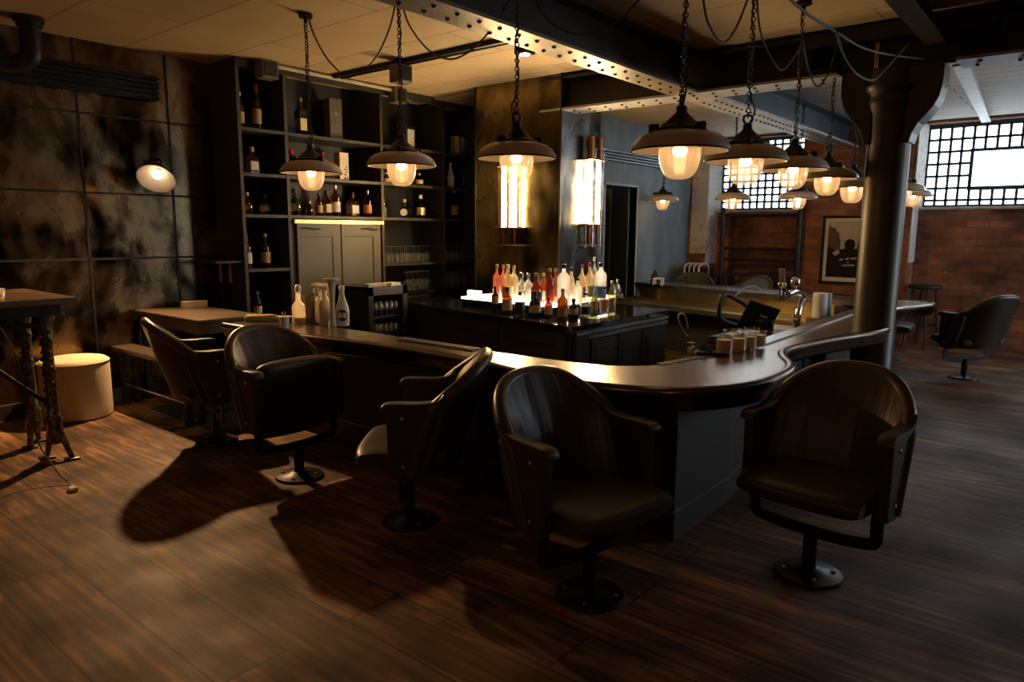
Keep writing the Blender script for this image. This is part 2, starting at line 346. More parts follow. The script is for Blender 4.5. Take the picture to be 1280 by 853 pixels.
        s.add(vs, fs, mi, True)
        if not closed: s.add([vs[k] for k in range(seg)], [list(range(seg-1, -1, -1))], mi); s.add([vs[(n-1)*seg+k] for k in range(seg)], [list(range(seg))], mi)
        return s
    def torus(s, c, Rr, r, mat=None, seg=14, sub=6, mi=0, sx=1.):
        pts = [Vector((Rr*math.cos(2*PI*k/seg)*sx, Rr*math.sin(2*PI*k/seg), 0)) for k in range(seg)]
        mm = Matrix.Translation(c) @ (mat.to_4x4() if mat else Matrix())
        return s.tube([mm @ p for p in pts], r, sub, mi, closed=True)
    def sphere(s, c, r, seg=16, rings=10, mi=0, sc_=(1, 1, 1)):
        prof = [(max(1e-5, math.sin(PI*i/rings))*r*1., -math.cos(PI*i/rings)*r) for i in range(rings+1)]
        mm = Matrix.Translation(c) @ Matrix.Diagonal((*sc_, 1))
        return s.lathe(prof, seg, mi, mm)
    def grid(s, fn, nu, nv, mi=0, smooth=True, close_u=False):
        vs = [fn(i/(nu-(0 if close_u else 1)), j/(nv-1)) for j in range(nv) for i in range(nu)]
        fs = []
        for j in range(nv-1):
            for i in range(nu if close_u else nu-1):
                i2 = (i+1) % nu; fs.append([j*nu+i, j*nu+i2, (j+1)*nu+i2, (j+1)*nu+i])
        return s.add(vs, fs, mi, smooth)
    def build(s, name, mats, parent=None, loc=None, bevel=0, solid=0, subsurf=0, rot=None):
        me = bpy.data.meshes.new(name); me.from_pydata(s.v, [], s.f); me.update()
        if not isinstance(mats, (list, tuple)): mats = [mats]
        for m_ in mats: me.materials.append(m_)
        me.polygons.foreach_set('material_index', s.mi); me.polygons.foreach_set('use_smooth', s.sm)
        import bmesh
        bm = bmesh.new(); bm.from_mesh(me); bmesh.ops.remove_doubles(bm, verts=bm.verts, dist=1e-5)
        if not solid: bmesh.ops.recalc_face_normals(bm, faces=bm.faces)
        bm.to_mesh(me); bm.free()
        if any(s.sm): me.set_sharp_from_angle(angle=R(50))
        o = bpy.data.objects.new(name, me); COL.objects.link(o)
        if parent: o.parent = parent
        if loc: o.location = loc
        if rot: o.rotation_euler = rot
        if solid: md = o.modifiers.new('s', 'SOLIDIFY'); md.thickness = solid; md.offset = 0
        if bevel: md = o.modifiers.new('b', 'BEVEL'); md.width = bevel; md.segments = 2; md.limit_method = 'ANGLE'
        if subsurf: md = o.modifiers.new('d', 'SUBSURF'); md.levels = subsurf; md.render_levels = subsurf
        return o
def tag(o, label=None, cat=None, group=None, kind=None):
    if label: o['label'] = label
    if cat: o['category'] = cat
    if group: o['group'] = group
    if kind: o['kind'] = kind
    return o
def thing(name, label, cat, loc=(0, 0, 0), rz=0, group=None):
    o = bpy.data.objects.new(name, None); COL.objects.link(o); o.location = loc; o.rotation_euler = (0, 0, rz); o.empty_display_size = .1
    return tag(o, label, cat, group)
def struct(o, label=None):
    o['kind'] = 'structure'
    if label: o['label'] = label
    return o
KIDS = {}
def copy_tree(o, parent=None):
    c = o.copy(); COL.objects.link(c)
    if parent: c.parent = parent
    for ch in [x for x in bpy.data.objects if x.parent == o]: copy_tree(ch, c)
    return c
def clone(o, loc, rz, label, group=None):
    c = copy_tree(o); c.location = loc; c.rotation_euler = (0, 0, rz); c['label'] = label
    if group: c['group'] = group
    return c
def rnd(pts, n=6):
    """Catmull-Rom through open points"""
    P = [Vector(p) for p in pts]; out = []
    for i in range(len(P)-1):
        a = P[max(i-1, 0)]; b = P[i]; c = P[i+1]; d = P[min(i+2, len(P)-1)]
        for k in range(n):
            t = k/n
            out.append(.5*((2*b)+(c-a)*t+(2*a-5*b+4*c-d)*t*t+(3*b-a-3*c+d)*t**3))
    out.append(P[-1]); return out
def offset(pts, d):
    """offset an open 2-D line to its left by d"""
    out = []; n = len(pts)
    for i in range(n):
        a = Vector(pts[max(i-1, 0)][:2]); b = Vector(pts[min(i+1, n-1)][:2]); t = (b-a).normalized()
        out.append((pts[i][0]-t.y*d, pts[i][1]+t.x*d))
    return out

# ------------------------------------------------------------------ room shell
YW, YS, CZ = 5.88, 5.47, 2.71
XW, XP = 10.0, 9.65
YG = 4.63
X0, Y0 = -3.2, -3.6
struct(MB().box((X0, Y0, -.1), (XW+.4, YW+.2, 0)).build('floor', M['floor']), 'dark worn wide plank floor')
struct(MB().box((X0, Y0, CZ), (5.36, YW+.2, CZ+.1)).build('ceiling', M['ceiling']), 'warm beige boarded ceiling over the bar')
struct(MB().box((5.36, Y0, CZ-.02), (XW+.4, 2.565, CZ+.1)).build('ceiling', M['ceiling_slat']), 'painted plank ceiling beyond the cross beam')
struct(MB().box((5.36, 2.565, CZ-.02), (XW+.4, YW+.2, CZ+.1)).build('ceiling', M['ceiling']), 'boarded ceiling in front of the grey wall')  # yellow of the tube light put into the colour through the warm boards
struct(MB().box((X0-.1, Y0, 0), (X0, YW+.2, CZ)).build('wall_west', M['plain_dark']))
struct(MB().box((X0, Y0-.1, 0), (7.6, Y0, CZ)).box((9.6, Y0-.1, 0), (XW+.4, Y0, CZ)).box((7.6, Y0-.1, 0), (9.6, Y0, .9)).box((7.6, Y0-.1, 2.6), (9.6, Y0, CZ)).build('wall_south', M['plain_dark']))
ws_ = struct(MB().box((7.6, Y0-.08, .9), (9.6, Y0-.07, 2.6)).build('window_4', M['daylight_fill']), 'added long metal window, out of view, in the far side wall')  # window added out of view to throw daylight on the floor
g_ = MB()
for k in range(9): g_.box((7.6+.25*k-.014, Y0-.06, .9), (7.6+.25*k+.014, Y0-.03, 2.6))
for k in range(8): g_.box((7.6, Y0-.06, .9+.2428*k-.014), (9.6, Y0-.03, .9+.2428*k+.014))
g_.build('window_grid', M['blueiron'], ws_)
wm = struct(MB().box((X0, YW, 0), (3.16, YW+.1, CZ)).build('wall_mirror', M['mirror']), 'wall clad in dark foxed antique mirror panels')
struct(MB().box((3.16, YW, 0), (6.05, YW+.1, CZ)).build('wall_back', M['plain_dark']))
# skirting under the mirror, and the strips between its panels
struct(MB().cbox((X0, YW-.03, 0), (3.14, YW, .11)).build('baseboard_mirror', M['plain_dark']))
tb = MB()
for x in (-.75, .2, 1.2, 2.13, 2.79): tb.box((x-.008, YW-.006, .11), (x+.008, YW, CZ))
for z in (1.12, 1.615, 2.19): tb.box((X0, YW-.006, z-.008), (3.14, YW, z+.008))
struct(tb.build('trim_1', M['iron']), 'thin dark strips framing the mirror panels')
# grey wall with doorway
D0, D1, DZ = 7.36, 8.12, 1.905
gw = MB().box((5.95, YG, 0), (D0, YG+.12, CZ)).box((D1, YG, 0), (XP+.4, YG+.12, CZ)).box((D0, YG, DZ), (D1, YG+.12, CZ))
struct(gw.build('wall_grey', M['grey_wall']), 'streaked blue grey plaster wall')
struct(MB().box((5.95, YG+.12, 0), (6.05, YW, CZ)).build('wall_return', M['plain_dark']))
dr = MB().box((D0, YG+.10, 0), (D1, YG+.9, 0.01)).box((D0-.02, YG+.9, 0), (D1+.3, YG+.95, DZ+.2)).box((D0-.05, YG+.12, 0), (D0, YG+.9, DZ+.2)).box((D1+.25, YG+.12, 0), (D1+.3, YG+.9, DZ+.2))
dro = struct(dr.build('door_1', M['doordark']), 'dark doorway in the grey wall')
fr = MB().box((D0-.035, YG-.015, 0), (D0, YG+.1, DZ+.03)).box((D1, YG-.015, 0), (D1+.03, YG+.1, DZ+.03)).box((D0-.035, YG-.015, DZ), (D1+.03, YG+.1, DZ+.03))
fr.build('door_frame', M['doorframe'], dro)
MB().box((D1-.16, YG+.3, 0), (D1-.10, YG+.36, DZ)).build('brass_strip', M['brass'], dro)
# brick window wall: recessed bays with piers
SZ, WZ = 1.665, 2.66
bw = MB().box((XW, Y0, 0), (XW+.35, YG+.1, SZ)).box((XW, Y0, WZ), (XW+.35, YG+.1, CZ))
A0, A1 = 3.12, 4.40     # window bay by the grey wall
B0, B1 = -1.3, 1.77     # wide window beyond the column
C0, C1 = -3.3, -1.9     # window added out of view for more daylight
for a, b in ((A1, YG+.1), (B1, A0), (C1, B0), (Y0, C0)): bw.box((XW, a, SZ), (XW+.35, b, WZ))
struct(bw.build('wall_brick', M['brick']), 'old red brick window wall')
for i, (a, b) in enumerate(((4.36, YG+.0), (1.78, 3.08), (-1.85, -1.35))):
    struct(MB().box((XP, a, 0), (XW+.02, b, CZ)).build('wall_pier', M['brick']), 'brick pier beside a window bay')
    if i == 0: struct(MB().box((XP-.01, a-.01, 1.05), (XP+.05, b-.03, CZ)).build('trim_10', M['whitebrick']), 'whitewashed upper face of a brick pier')
    struct(MB().box((XP+.01, a-.012, .9 if i == 0 else 1.0), (XW, a, CZ)).build('trim_%d' % (i+2), M['whitebrick']), 'whitewashed reveal of a brick pier')
for n, (a, b, lab) in enumerate(((A0, A1, 'gridded metal window by the grey wall'), (B0, B1, 'wide gridded metal window beyond the column'), (C0, C1, 'added gridded metal window, out of view further along the brick wall'))):
    if n < 2: struct(MB().box((XW, b-.002, SZ), (XW+.3, b+.01, WZ)).build('trim_%d' % (n+8), M['whitebrick']), 'whitewashed window reveal')
    pane = struct(MB().box((XW+.28, a, SZ), (XW+.295, b, WZ)).build('window_%d' % (n+1), M['daylight']), lab)
    g = MB(); x0, x1 = XW+.21, XW+.25
    g.box((x0-.01, a, SZ), (x1, b, SZ+.035)); g.box((x0-.01, a, WZ-.035), (x1, b, WZ))
    big = None
    if n == 1: big = (B1-1.02, B1-.47, SZ+.215, SZ+.68)    # one large pane sits in the grid
    ys = [b-.008-.118*k for k in range(int((b-a)/.118)+1)]
    zs = [SZ+.09+.145*k for k in range(7)] if n == 1 else [SZ+.02+.098*k for k in range(11)]
    if n == 0: ys = [b-.008-.105*k for k in range(int((b-a)/.105)+1)]
    for y in ys:
        if big and big[0]+.03 < y < big[1]-.03:
            g.box((x0, y-.014, SZ), (x1, y+.014, big[2])); g.box((x0, y-.014, big[3]), (x1, y+.014, WZ))
        else: g.box((x0, y-.014, SZ), (x1, y+.014, WZ))
    for z in zs:
        if z > WZ: continue
        if big and big[2]+.03 < z < big[3]-.03:
            g.box((x0, a, z-.014), (x1, big[0], z+.014)); g.box((x0, big[1], z-.014), (x1, b, z+.014))
        else: g.box((x0, a, z-.014), (x1, b, z+.014))
    if big:
        g.box((x0-.005, big[0]-.012, big[2]-.012), (x1, big[1]+.012, big[2]+.012)); g.box((x0-.005, big[0]-.012, big[3]-.012), (x1, big[1]+.012, big[3]+.012))
        g.box((x0-.005, big[0]-.012, big[2]), (x1, big[0]+.012, big[3])); g.box((x0-.005, big[1]-.012, big[2]), (x1, big[1]+.012, big[3]))
    g.build('window_grid', M['blueiron'], pane)
    MB().cbox((XW-.03, a-.03, SZ-.03), (XW+.205, b+.03, SZ+.004), .006).build('window_sill', M['sill'], pane)
# chimney block clad in brass on one face, dark steel on the other
ch = MB().box((5.24, 3.764, 0), (5.88, 4.78, CZ))
ch.mi = [0, 0, 1, 0, 0, 0]
cho = struct(ch.build('wall_chimney', [M['brass_wall'], M['steel_wall']]), 'chimney block clad in aged metal sheets')
struct(MB().box((5.232, 3.757, 0), (5.245, 3.77, CZ)).box((5.232, 4.775, 0), (5.245, 4.787, CZ)).build('trim_6', M['iron']))

# beams -------------------------------------------------------------
BZ = 2.40
def ibeam(name, x0, x1, yc, w, axis, label, fl='flange', rows=True, zt=CZ, pitch=.16, rng=None):
    """riveted I-beam along x (axis 0) or y (axis 1)"""
    t = thing(name, label, 'beam', (0, 0, 0)); t['kind'] = 'structure'; del t['category']
    def bx(mb, a0, a1, b0, b1, z0, z1):
        return mb.box((a0, b0, z0), (a1, b1, z1)) if axis == 0 else mb.box((b0, a0, z0), (b1, a1, z1))
    bx(MB(), x0, x1, yc-.012, yc+.012, BZ+.018, zt).build('web', M['beamweb'], t)
    bx(MB(), x0, x1, yc-w/2, yc+w/2, BZ, BZ+.018).build('bottom_flange', M[fl], t)
    bx(bx(MB(), x0, x1, yc-w/2, yc+w/2, zt-.045, zt-.025), x0, x1, yc-.06, yc-.0, BZ+.018, BZ+.07).build('top_flange', M['beamweb'], t)
    mb = MB(); x = x0+.1; k = 0
    while x < x1:
        for s_ in (-1, 1):
            p = (x+(.03 if s_ > 0 else 0), yc+s_*w*.22) if axis == 0 else (yc+s_*w*.22, x+(.03 if s_ > 0 else 0))
            if rng is None or rng[0] < x < rng[1]:
                mb.lathe([(.0001, -.012), (.008, -.010), (.013, -.004), (.014, .002)], 8, 0, Matrix.Translation((p[0], p[1], BZ)))
        x += pitch
    mb.build('rivet_row', M['rivet'], t)
    return t
ibeam('beam', X0, 5.24, 2.593, .22, 0, 'riveted steel beam running over the bar front')
ibeam('beam', Y0, .80, 5.38, .285, 1, 'riveted cross beam on the window side of the column', 'flange_grey', pitch=.22)
ibeam('beam', 1.50, 4.0, 5.38, .285, 1, 'riveted cross beam between the column and the chimney', 'flange_grey')
b3 = ibeam('beam', 5.52, XW, 2.565, .27, 0, 'riveted beam running to the window wall with blue light in its colour', 'flange_grey', pitch=.105)
for c in b3.children:
    if c.name.startswith(('web', 'top_flange')): c.data.materials[0] = M['blueiron']  # blue light falling on this beam put into its web and flange colour
struct(MB().box((5.368, .6, BZ+.018), (5.392, 1.7, CZ)).box((5.24, .6, BZ+.2), (5.52, 1.7, CZ-.02)).build('beam_web', M['beamweb']), 'dark beam web over the column')
js = struct(MB().box((X0, .85, 2.50), (5.2, .96, 2.515)).box((X0, .945, 2.515), (5.2, .96, 2.71)).build('beam_joist', M['beamweb']), 'dark steel joist meeting the cross beam')
br_ = MB()
pa, pb = Vector((5.42, .80, 2.40)), Vector((9.98, 1.16, 2.62))
dv = (pb-pa).normalized(); sd = Vector((-dv.y, dv.x, 0)).normalized()
def beamseg(mb, w, z0, z1):
    v = []
    for p in (pa, pb):
        for sx, zz in ((-1, z0), (1, z0), (1, z1), (-1, z1)): v.append(tuple(p+sd*(sx*w)+Vector((0, 0, zz))))
    return mb.add(v, [(0,1,2,3),(4,7,6,5),(0,4,5,1),(1,5,6,2),(2,6,7,3),(3,7,4,0)])
beamseg(br_, .045, 0, .012); beamseg(br_, .008, .012, .12)
struct(br_.build('beam_brace', M['flange_grey']), 'pale steel brace from the cross beam to the window')

# column with bracketed capital ----------------------------------------
CX, CY = 5.335, 1.155
col = thing('column', 'round bronze brown iron column standing through the bar counter', 'column', (CX, CY, 0)); col['kind'] = 'structure'; del col['category']
MB().lathe([(.16, 0), (.16, .06), (.133, .10), (.131, 2.08), (.135, 2.12), (.150, 2.17), (.158, 2.20), (.150, 2.23), (.155, 2.25), (.175, 2.27), (.175, 2.30), (.15, 2.31), (.15, 2.40)], 40).build('shaft', M['column'], col)
for s_ in (-1, 1):
    pr = [(.10, 1.90)]
    for k in range(9):
        a = k/8*PI/2
        pr.append((.125+.045*math.sin(a*1.0)+.04*k/8*0, 1.90+.10*k/8))
    pr = [(.10, 1.93), (.135, 1.93), (.15, 1.99), (.18, 2.05), (.225, 2.10), (.262, 2.15), (.285, 2.20), (.297, 2.26), (.30, 2.32), (.30, 2.40), (.10, 2.40)]
    mb = MB(); n = len(pr)
    v = [(-.10, s_*p[0], p[1]) for p in pr]+[(.10, s_*p[0], p[1]) for p in pr]
    mb.add(v, [[i, (i+1) % n, n+(i+1) % n, n+i] for i in range(n)], 0); mb.add(v, [list(range(n)), [n+i for i in range(n-1, -1, -1)]], 0)
    mb.build('bracket', M['column'], col, bevel=.006)
for px, py0, py1 in ((1097, 54, 85), (1155, 55, 73)):
    p = aty(px, py0, CY-.1); q = aty(px-2, py1, CY-.1)
    MB().cyl((p.x-CX, p.y-CY, p.z), (q.x-CX, q.y-CY, q.z), .009, 8).build('copper_stub', M['copper'], col)

# ------------------------------------------------------------------ bar
ZC = .72
outer = rnd([(2.40, 4.50), (2.44, 3.71), (2.53, 3.01), (2.53, 2.45), (2.47, 2.10), (2.42, 1.80), (2.46, 1.48), (2.60, 1.22), (2.88, 1.06), (3.22, 1.03), (3.46, 1.07), (3.66, 1.17), (3.85, 1.235), (4.1, 1.245), (4.55, 1.17), (5.13, 1.035), (5.6, 1.08), (6.1, 1.22), (6.6, 1.265), (7.0, 1.16), (7.35, 1.09), (7.56, 1.17), (7.68, 1.42), (7.76, 1.9), (7.95, 3.1), (8.38, 4.5)], 6)
inner = rnd([(7.91, 4.5), (7.5, 3.19), (7.25, 2.25), (7.16, 1.80), (6.9, 1.56), (6.3, 1.515), (4.07, 1.48), (3.2, 1.53), (2.96, 1.62), (2.83, 1.82), (2.79, 2.3), (2.795, 2.9), (2.82, 3.66), (2.72, 4.50)], 5)
bar = thing('bar_counter', 'long curving bar counter with a bronzed metal top and dark panelled front', 'bar counter')
def strip(mb, a, b, za, zb, mi=0, smooth=True):
    n = len(a); vs = [(p[0], p[1], za) for p in a]+[(p[0], p[1], zb) for p in b]
    return mb.add(vs, [[i, i+1, n+i+1, n+i] for i in range(n-1)], mi, smooth)
from mathutils.geometry import tessellate_polygon
def slab_poly(mb, poly, z0, z1, mi=0, mi_side=None):
    tri = tessellate_polygon([[Vector((p[0], p[1], 0)) for p in poly]])
    n = len(poly)
    mb.add([(p[0], p[1], z1) for p in poly], [list(t) for t in tri], mi)
    mb.add([(p[0], p[1], z0) for p in poly], [list(t)[::-1] for t in tri], mi)
    vs = [(p[0], p[1], z0) for p in poly]+[(p[0], p[1], z1) for p in poly]
    mb.add(vs, [[i, (i+1) % n, n+(i+1) % n, n+i] for i in range(n)], mi if mi_side is None else mi_side)
o2 = offset(outer, .03)      # inner line of the rolled edge
top_poly = [tuple(p[:2]) for p in o2]+[tuple(p[:2]) for p in inner]
mb = MB(); slab_poly(mb, top_poly, ZC-.045, ZC); mb.build('counter_top', M['counter'], bar)
# rolled edge: raised bead then a fascia that tucks under
mb = MB(); prof = [(.055, ZC-.002), (.045, ZC+.006), (.03, ZC+.010), (.012, ZC+.008), (.002, ZC-.004), (0, ZC-.018), (.004, ZC-.032), (.014, ZC-.040), (.016, ZC-.075), (.030, ZC-.095), (.07, ZC-.10)]
lines = [offset(outer, d) for d, z in prof]
for (la, (da, za)), (lb, (db, zb)) in zip(zip(lines, prof), zip(lines[1:], prof[1:])): strip(mb, la, lb, za, zb)
mb.build('rolled_edge', M['counter_edge'], bar)
# front panels
pan = [(2.68, 4.40), (2.72, 3.8), (2.72, 1.315), (3.3, 1.315), (4.2, 1.42), (4.75, 1.42)]
pan2 = [(4.75, 1.46), (6.4, 1.50), (6.9, 1.42), (7.3, 1.38), (7.45, 1.55), (7.62, 3.1), (8.1, 4.5)]
mb = MB()
for pp in (pan, pan2):
    q = offset(pp, .03)
    mb.prism([tuple(p) for p in pp]+[tuple(p) for p in q[::-1]], .145, ZC-.04)
    mb.prism([tuple(p) for p in offset(pp, .012)]+[tuple(p) for p in q[::-1]], 0, .145)
mb.build('front_panel', M['panel'], bar)
mb = MB()
for pp in (pan, pan2):
    q = offset(pp, -.003); q2 = offset(pp, .006); mb.prism([tuple(p) for p in q]+[tuple(p) for p in q2[::-1]], .138, .145)
mb.build('skirting_strip', M['groove'], bar)
# support posts under the overhang, working shelf and brass back on the staff side
p = atz(1056, 455, .45)
MB().box((4.78, 1.30, .1), (4.86, 1.38, ZC-.06)).build('support_post', M['blueiron'], bar)
# inner side of near legs
mb = MB(); ii = [(2.86, 4.45), (2.86, 3.6), (2.83, 2.9), (2.83, 2.2), (2.9, 1.9), (3.05, 1.7), (3.4, 1.58), (4.2, 1.54), (6.3, 1.57), (6.9, 1.66), (7.15, 1.9)]
q = offset(ii, -.02); mb.prism([tuple(p) for p in ii]+[tuple(p) for p in q[::-1]], 0, ZC-.05); mb.build('staff_side_panel', M['island'], bar)
# raised steel drip rail along the inner lip beside the column
mb = MB(); rl = [(3.75, 1.50), (4.07, 1.495), (5.2, 1.51), (6.25, 1.53)]; rr = [(3.75, 1.41), (4.07, 1.405), (5.2, 1.42), (6.25, 1.44)]
mb.prism(rl+rr[::-1], ZC+.001, ZC+.010); mb.build('drip_rail', M['steel'], bar, bevel=.002)
MB().prism([(3.02, 1.56), (3.55, 1.46), (3.58, 1.50), (3.05, 1.60)], ZC+.0005, ZC+.003).build('inset_slot', M['rubber'], bar)
# far leg: brass back and brass work shelf
far_in = [(7.95, 4.5), (7.56, 3.19), (7.30, 2.25), (7.22, 1.85)]
fb = offset(far_in, .02)
mb = MB(); mb.prism(far_in+[tuple(p) for p in fb[::-1]], .50, ZC-.045); mb.build('brass_back', M['brass'], bar)
fs = offset(far_in, -.52)
mb = MB(); mb.prism([tuple(p) for p in fs]+far_in[::-1], .515, .535); lip = offset(far_in, -.535)
mb.prism([tuple(p) for p in lip]+[tuple(p) for p in fs[::-1]], .49, .537); mb.build('work_shelf', M['brass'], bar)
lip_in = offset(far_in, -.012)
mb = MB(); mb.prism([tuple(p) for p in lip_in]+far_in[::-1], ZC-.07, ZC-.003); mb.build('brass_lip', M['brass'], bar)
for t_ in (.30, .62):
    a = Vector(far_in[0]).lerp(Vector(far_in[1]), t_) if t_ < .5 else Vector(far_in[0]).lerp(Vector(far_in[1]), 1)
    MB().box((a.x-.05, a.y-.01, .53), (a.x, a.y+.01, ZC-.05)).build('brass_divider', M['brass'], bar)
cb = offset(far_in, -.30)
mb = MB(); mb.prism([tuple(p) for p in cb]+far_in[::-1], 0, .50); mb.build('under_shelf_panel', M['plain_dark'], bar)
# ribbed mat let into the left leg
bm_ = MB(); bm_.prism([(2.72, 3.10), (2.79, 3.10), (2.78, 2.50), (2.71, 2.50)], ZC+.0005, ZC+.008)
for k in range(30): y = 2.51+k*.02; bm_.box((2.712, y, ZC+.008), (2.785, y+.009, ZC+.011))
tag(bm_.build('bar_mat', M['matmesh']), 'long ribbed drip mat lying along the inner edge of the bar', 'mat')

# ------------------------------------------------------------------ island (back bar) and its lit step
ZI = .67
isl = thing('back_bar_counter', 'charcoal back bar cabinet with a polished black stone top', 'counter')
poly = [(4.17, 2.87), (5.73, 2.87), (5.73, 3.755), (5.232, 3.755), (5.232, 4.78), (5.28, 4.79), (5.28, 5.42), (4.70, 5.42), (4.44, 4.52)]
mb = MB(); mb.prism(poly, ZI-.035, ZI); mb.build('stone_top', M['granite'], isl)
pin = [(4.21, 2.91), (5.69, 2.91), (5.69, 3.75), (5.23, 3.75), (5.23, 4.78), (5.27, 4.78), (5.27, 5.40), (4.74, 5.40), (4.48, 4.52)]
mb = MB(); mb.prism(pin, .08, ZI-.035); pk = [(4.26, 2.96), (5.66, 2.96), (5.66, 3.7), (5.2, 3.7), (5.2, 5.3), (4.78, 5.3), (4.52, 4.5)]; mb.prism(pk, 0, .08)
mb.build('carcass', M['island'], isl)
for i, (xa, xb) in enumerate(((4.46, 4.84), (4.86, 5.22), (5.24, 5.62))):
    d = MB().cbox((xa, 2.887, .12), (xb, 2.912, .545), .004).box((xa+.05, 2.882, .17), (xb-.05, 2.888, .49)).build('cupboard_door', M['island'], isl)
    hx = xb-.04 if i != 2 else xa+.05
    h = MB().tube([(hx, 2.885, .44), (hx, 2.86, .44), (hx, 2.86, .33), (hx, 2.885, .33)], .006, 6).build('handle', M['iron'], d)
MB().box((4.25, 2.880, .595), (5.68, 2.915, .62)).build('steel_rail', M['steel'], isl)
MB().box((4.30, 2.872, .555), (5.66, 2.915, .585)).build('drawer_rail', M['steel'], isl)
MB().box((4.23, 2.868, .12), (4.40, 2.912, .60)).build('corner_post', M['island'], isl)
for k, (ya, yb) in enumerate(((2.95, 3.68), (3.70, 4.46))):
    xa = 4.21+.17*(ya-2.91); xb = 4.21+.17*(yb-2.91)
    d = MB().prism([(xa-.022, ya), (xb-.022, yb), (xb+.0, yb), (xa+.0, ya)], .36, .60).build('drawer', M['island'], isl)
    ym = (ya+yb)/2; xm = (xa+xb)/2
    MB().prism([(xm-.022-.045-.012, ym-.26), (xm-.022+.045-.012, ym+.26), (xm+.04, ym+.26), (xm-.05, ym-.26)], .50, .515).build('drawer_pull', M['iron'], d)
st = thing('lit_bottle_step', 'glowing stepped bottle riser wrapped around the chimney foot', 'bottle riser', (0, 0, 0))
ZS = .76
sp_ = [(4.60, 3.36), (5.72, 3.46), (5.72, 3.75), (5.225, 3.75), (5.225, 4.42), (4.66, 4.42)]
mb = MB(); mb.prism(sp_, ZI, ZS-.018); mb.build('riser_box', M['granite'], st)
mb = MB(); mb.prism([(4.595, 3.355), (5.725, 3.455), (5.725, 3.75), (5.225, 3.75), (5.225, 4.425), (4.655, 4.425)], ZS-.018, ZS); mb.build('lit_panel', M['steplight'], st)
MB().box((4.70, 4.25, ZS), (4.74, 4.39, ZS+.055)).build('lit_end_block', M['steplight'], st)

# ------------------------------------------------------------------ shelving wall
shf = thing('bottle_shelving', 'tall built-in olive black shelving full of bottles and glasses', 'shelving')
DV = [3.155, 3.60, 4.65, 5.50, 5.99]
LV = [2.175, 1.812, 1.475, 1.02]
mb = MB(); t_ = .03
mb.box((DV[0], YS, 0), (DV[0]+t_, YW, CZ))
for x in DV[1:4]: mb.box((x-t_/2, YS, .0 if x < 5 else .6), (x+t_/2, YW-.02, CZ))
mb.build('upright', M['shelf'], shf)
MB().box((DV[0]+t_, YW-.03, 0), (DV[4], YW-.005, CZ)).build('back_panel', M['shelf_back'], shf)
for b in range(4):
    for k, z in enumerate(LV):
        if b == 1 and k == 3: continue
        MB().box((DV[b]+t_/2, YS+.005, z-.026), (DV[b+1]-t_/2, YW-.03, z)).build('shelf', M['shelf'], shf)
MB().box((DV[0], YS-.005, CZ-.07), (DV[4], YS+.03, CZ)).build('cornice', M['shelf'], shf)
MB().box((DV[0]+t_, YS+.01, .55), (DV[1]-t_/2, YW-.03, .58)).build('shelf', M['shelf'], shf)
# double doored cupboard in the second bay
cbx = MB().box((3.63, YS+.02, .0), (4.63, YW-.03, 1.44)).build('cupboard_box', M['cab'], shf)
for xa, xb in ((3.66, 4.125), (4.135, 4.60)):
    d = MB().box((xa, YS-.012, .1), (xb, YS+.02, 1.405)).build('cupboard_door', M['cab'], shf, bevel=.003)
    sgn = -1 if xa < 4 else 1
    fb_ = MB()
    for q in ((xa+.05, xa+.075), (xb-.095, xb-.07)):
        pass
    x_ = xb-.10 if xa < 4 else xb-.10
    MB().box((xa+.04, YS-.016, 1.285), (xb-.09, YS-.011, 1.293)).box((x_, YS-.016, .2), (x_+.012, YS-.011, 1.293)).build('door_moulding', M['iron'], d)
    hg = MB(); hx0 = xa+.04 if xa < 4 else xb-.24
    hg.tube([(hx0, YS-.02, 1.36), (hx0+.06, YS-.03, 1.368), (hx0+.13, YS-.03, 1.352), (hx0+.20, YS-.02, 1.36)], .006, 6); hg.build('hinge_strap', M['iron'], d)
MB().box((3.63, YS-.03, 1.405), (4.63, YS+.02, 1.437)).build('cupboard_head', M['brass'], shf)
# low counter under the glass shelves
MB().box((4.67, YS-.04, .70), (5.97, YW-.03, .735)).build('low_counter', M['granite'], shf)
lc = MB().box((4.50, YS-.02, 0), (5.26, YS+.1, .70)).build('low_cupboard', M['island'], shf)
for hx in (4.86, 5.0): MB().tube([(hx, YS-.02, .50), (hx+.01, YS-.06, .48), (hx+.02, YS-.06, .38), (hx+.02, YS-.02, .36)], .010, 6).build('handle', M['iron'], lc)

# ------------------------------------------------------------------ bottles
def prof_of(kind, h, r):
    k = {
     'spirit': [(.0, 0), (.92, 0), (1, .02), (1, .60), (.92, .66), (.55, .72), (.33, .78), (.30, .90), (.33, .91), (.33, .93)],
     'wine':   [(.0, 0), (.92, 0), (1, .02), (1, .56), (.85, .64), (.48, .72), (.36, .78), (.34, .92), (.38, .925), (.38, .95)],
     'vodka':  [(.0, 0), (.95, 0), (1, .015), (1, .66), (.94, .71), (.72, .76), (.40, .80), (.31, .83), (.30, .92)],
     'bourbon':[(.0, 0), (.9, 0), (1, .03), (1, .48), (.85, .58), (.5, .66), (.36, .74), (.36, .86)],
     'squat':  [(.0, 0), (.9, 0), (1, .04), (1, .50), (.86, .62), (.45, .70), (.30, .74), (.30, .84)],
     'round':  [(.0, 0), (.45, 0), (.55, .02), (.86, .14), (1, .32), (.90, .48), (.55, .60), (.26, .66), (.22, .84), (.28, .85)],
     'slim':   [(.0, 0), (.9, 0), (1, .02), (.98, .50), (.70, .68), (.40, .80), (.36, .93)],
     'taper':  [(.0, 0), (.9, 0), (1, .03), (.95, .45), (.62, .62), (.40, .75), (.34, .94)],
    }[kind]
    return [(max(1e-5, a*r), b*h) for a, b in k]
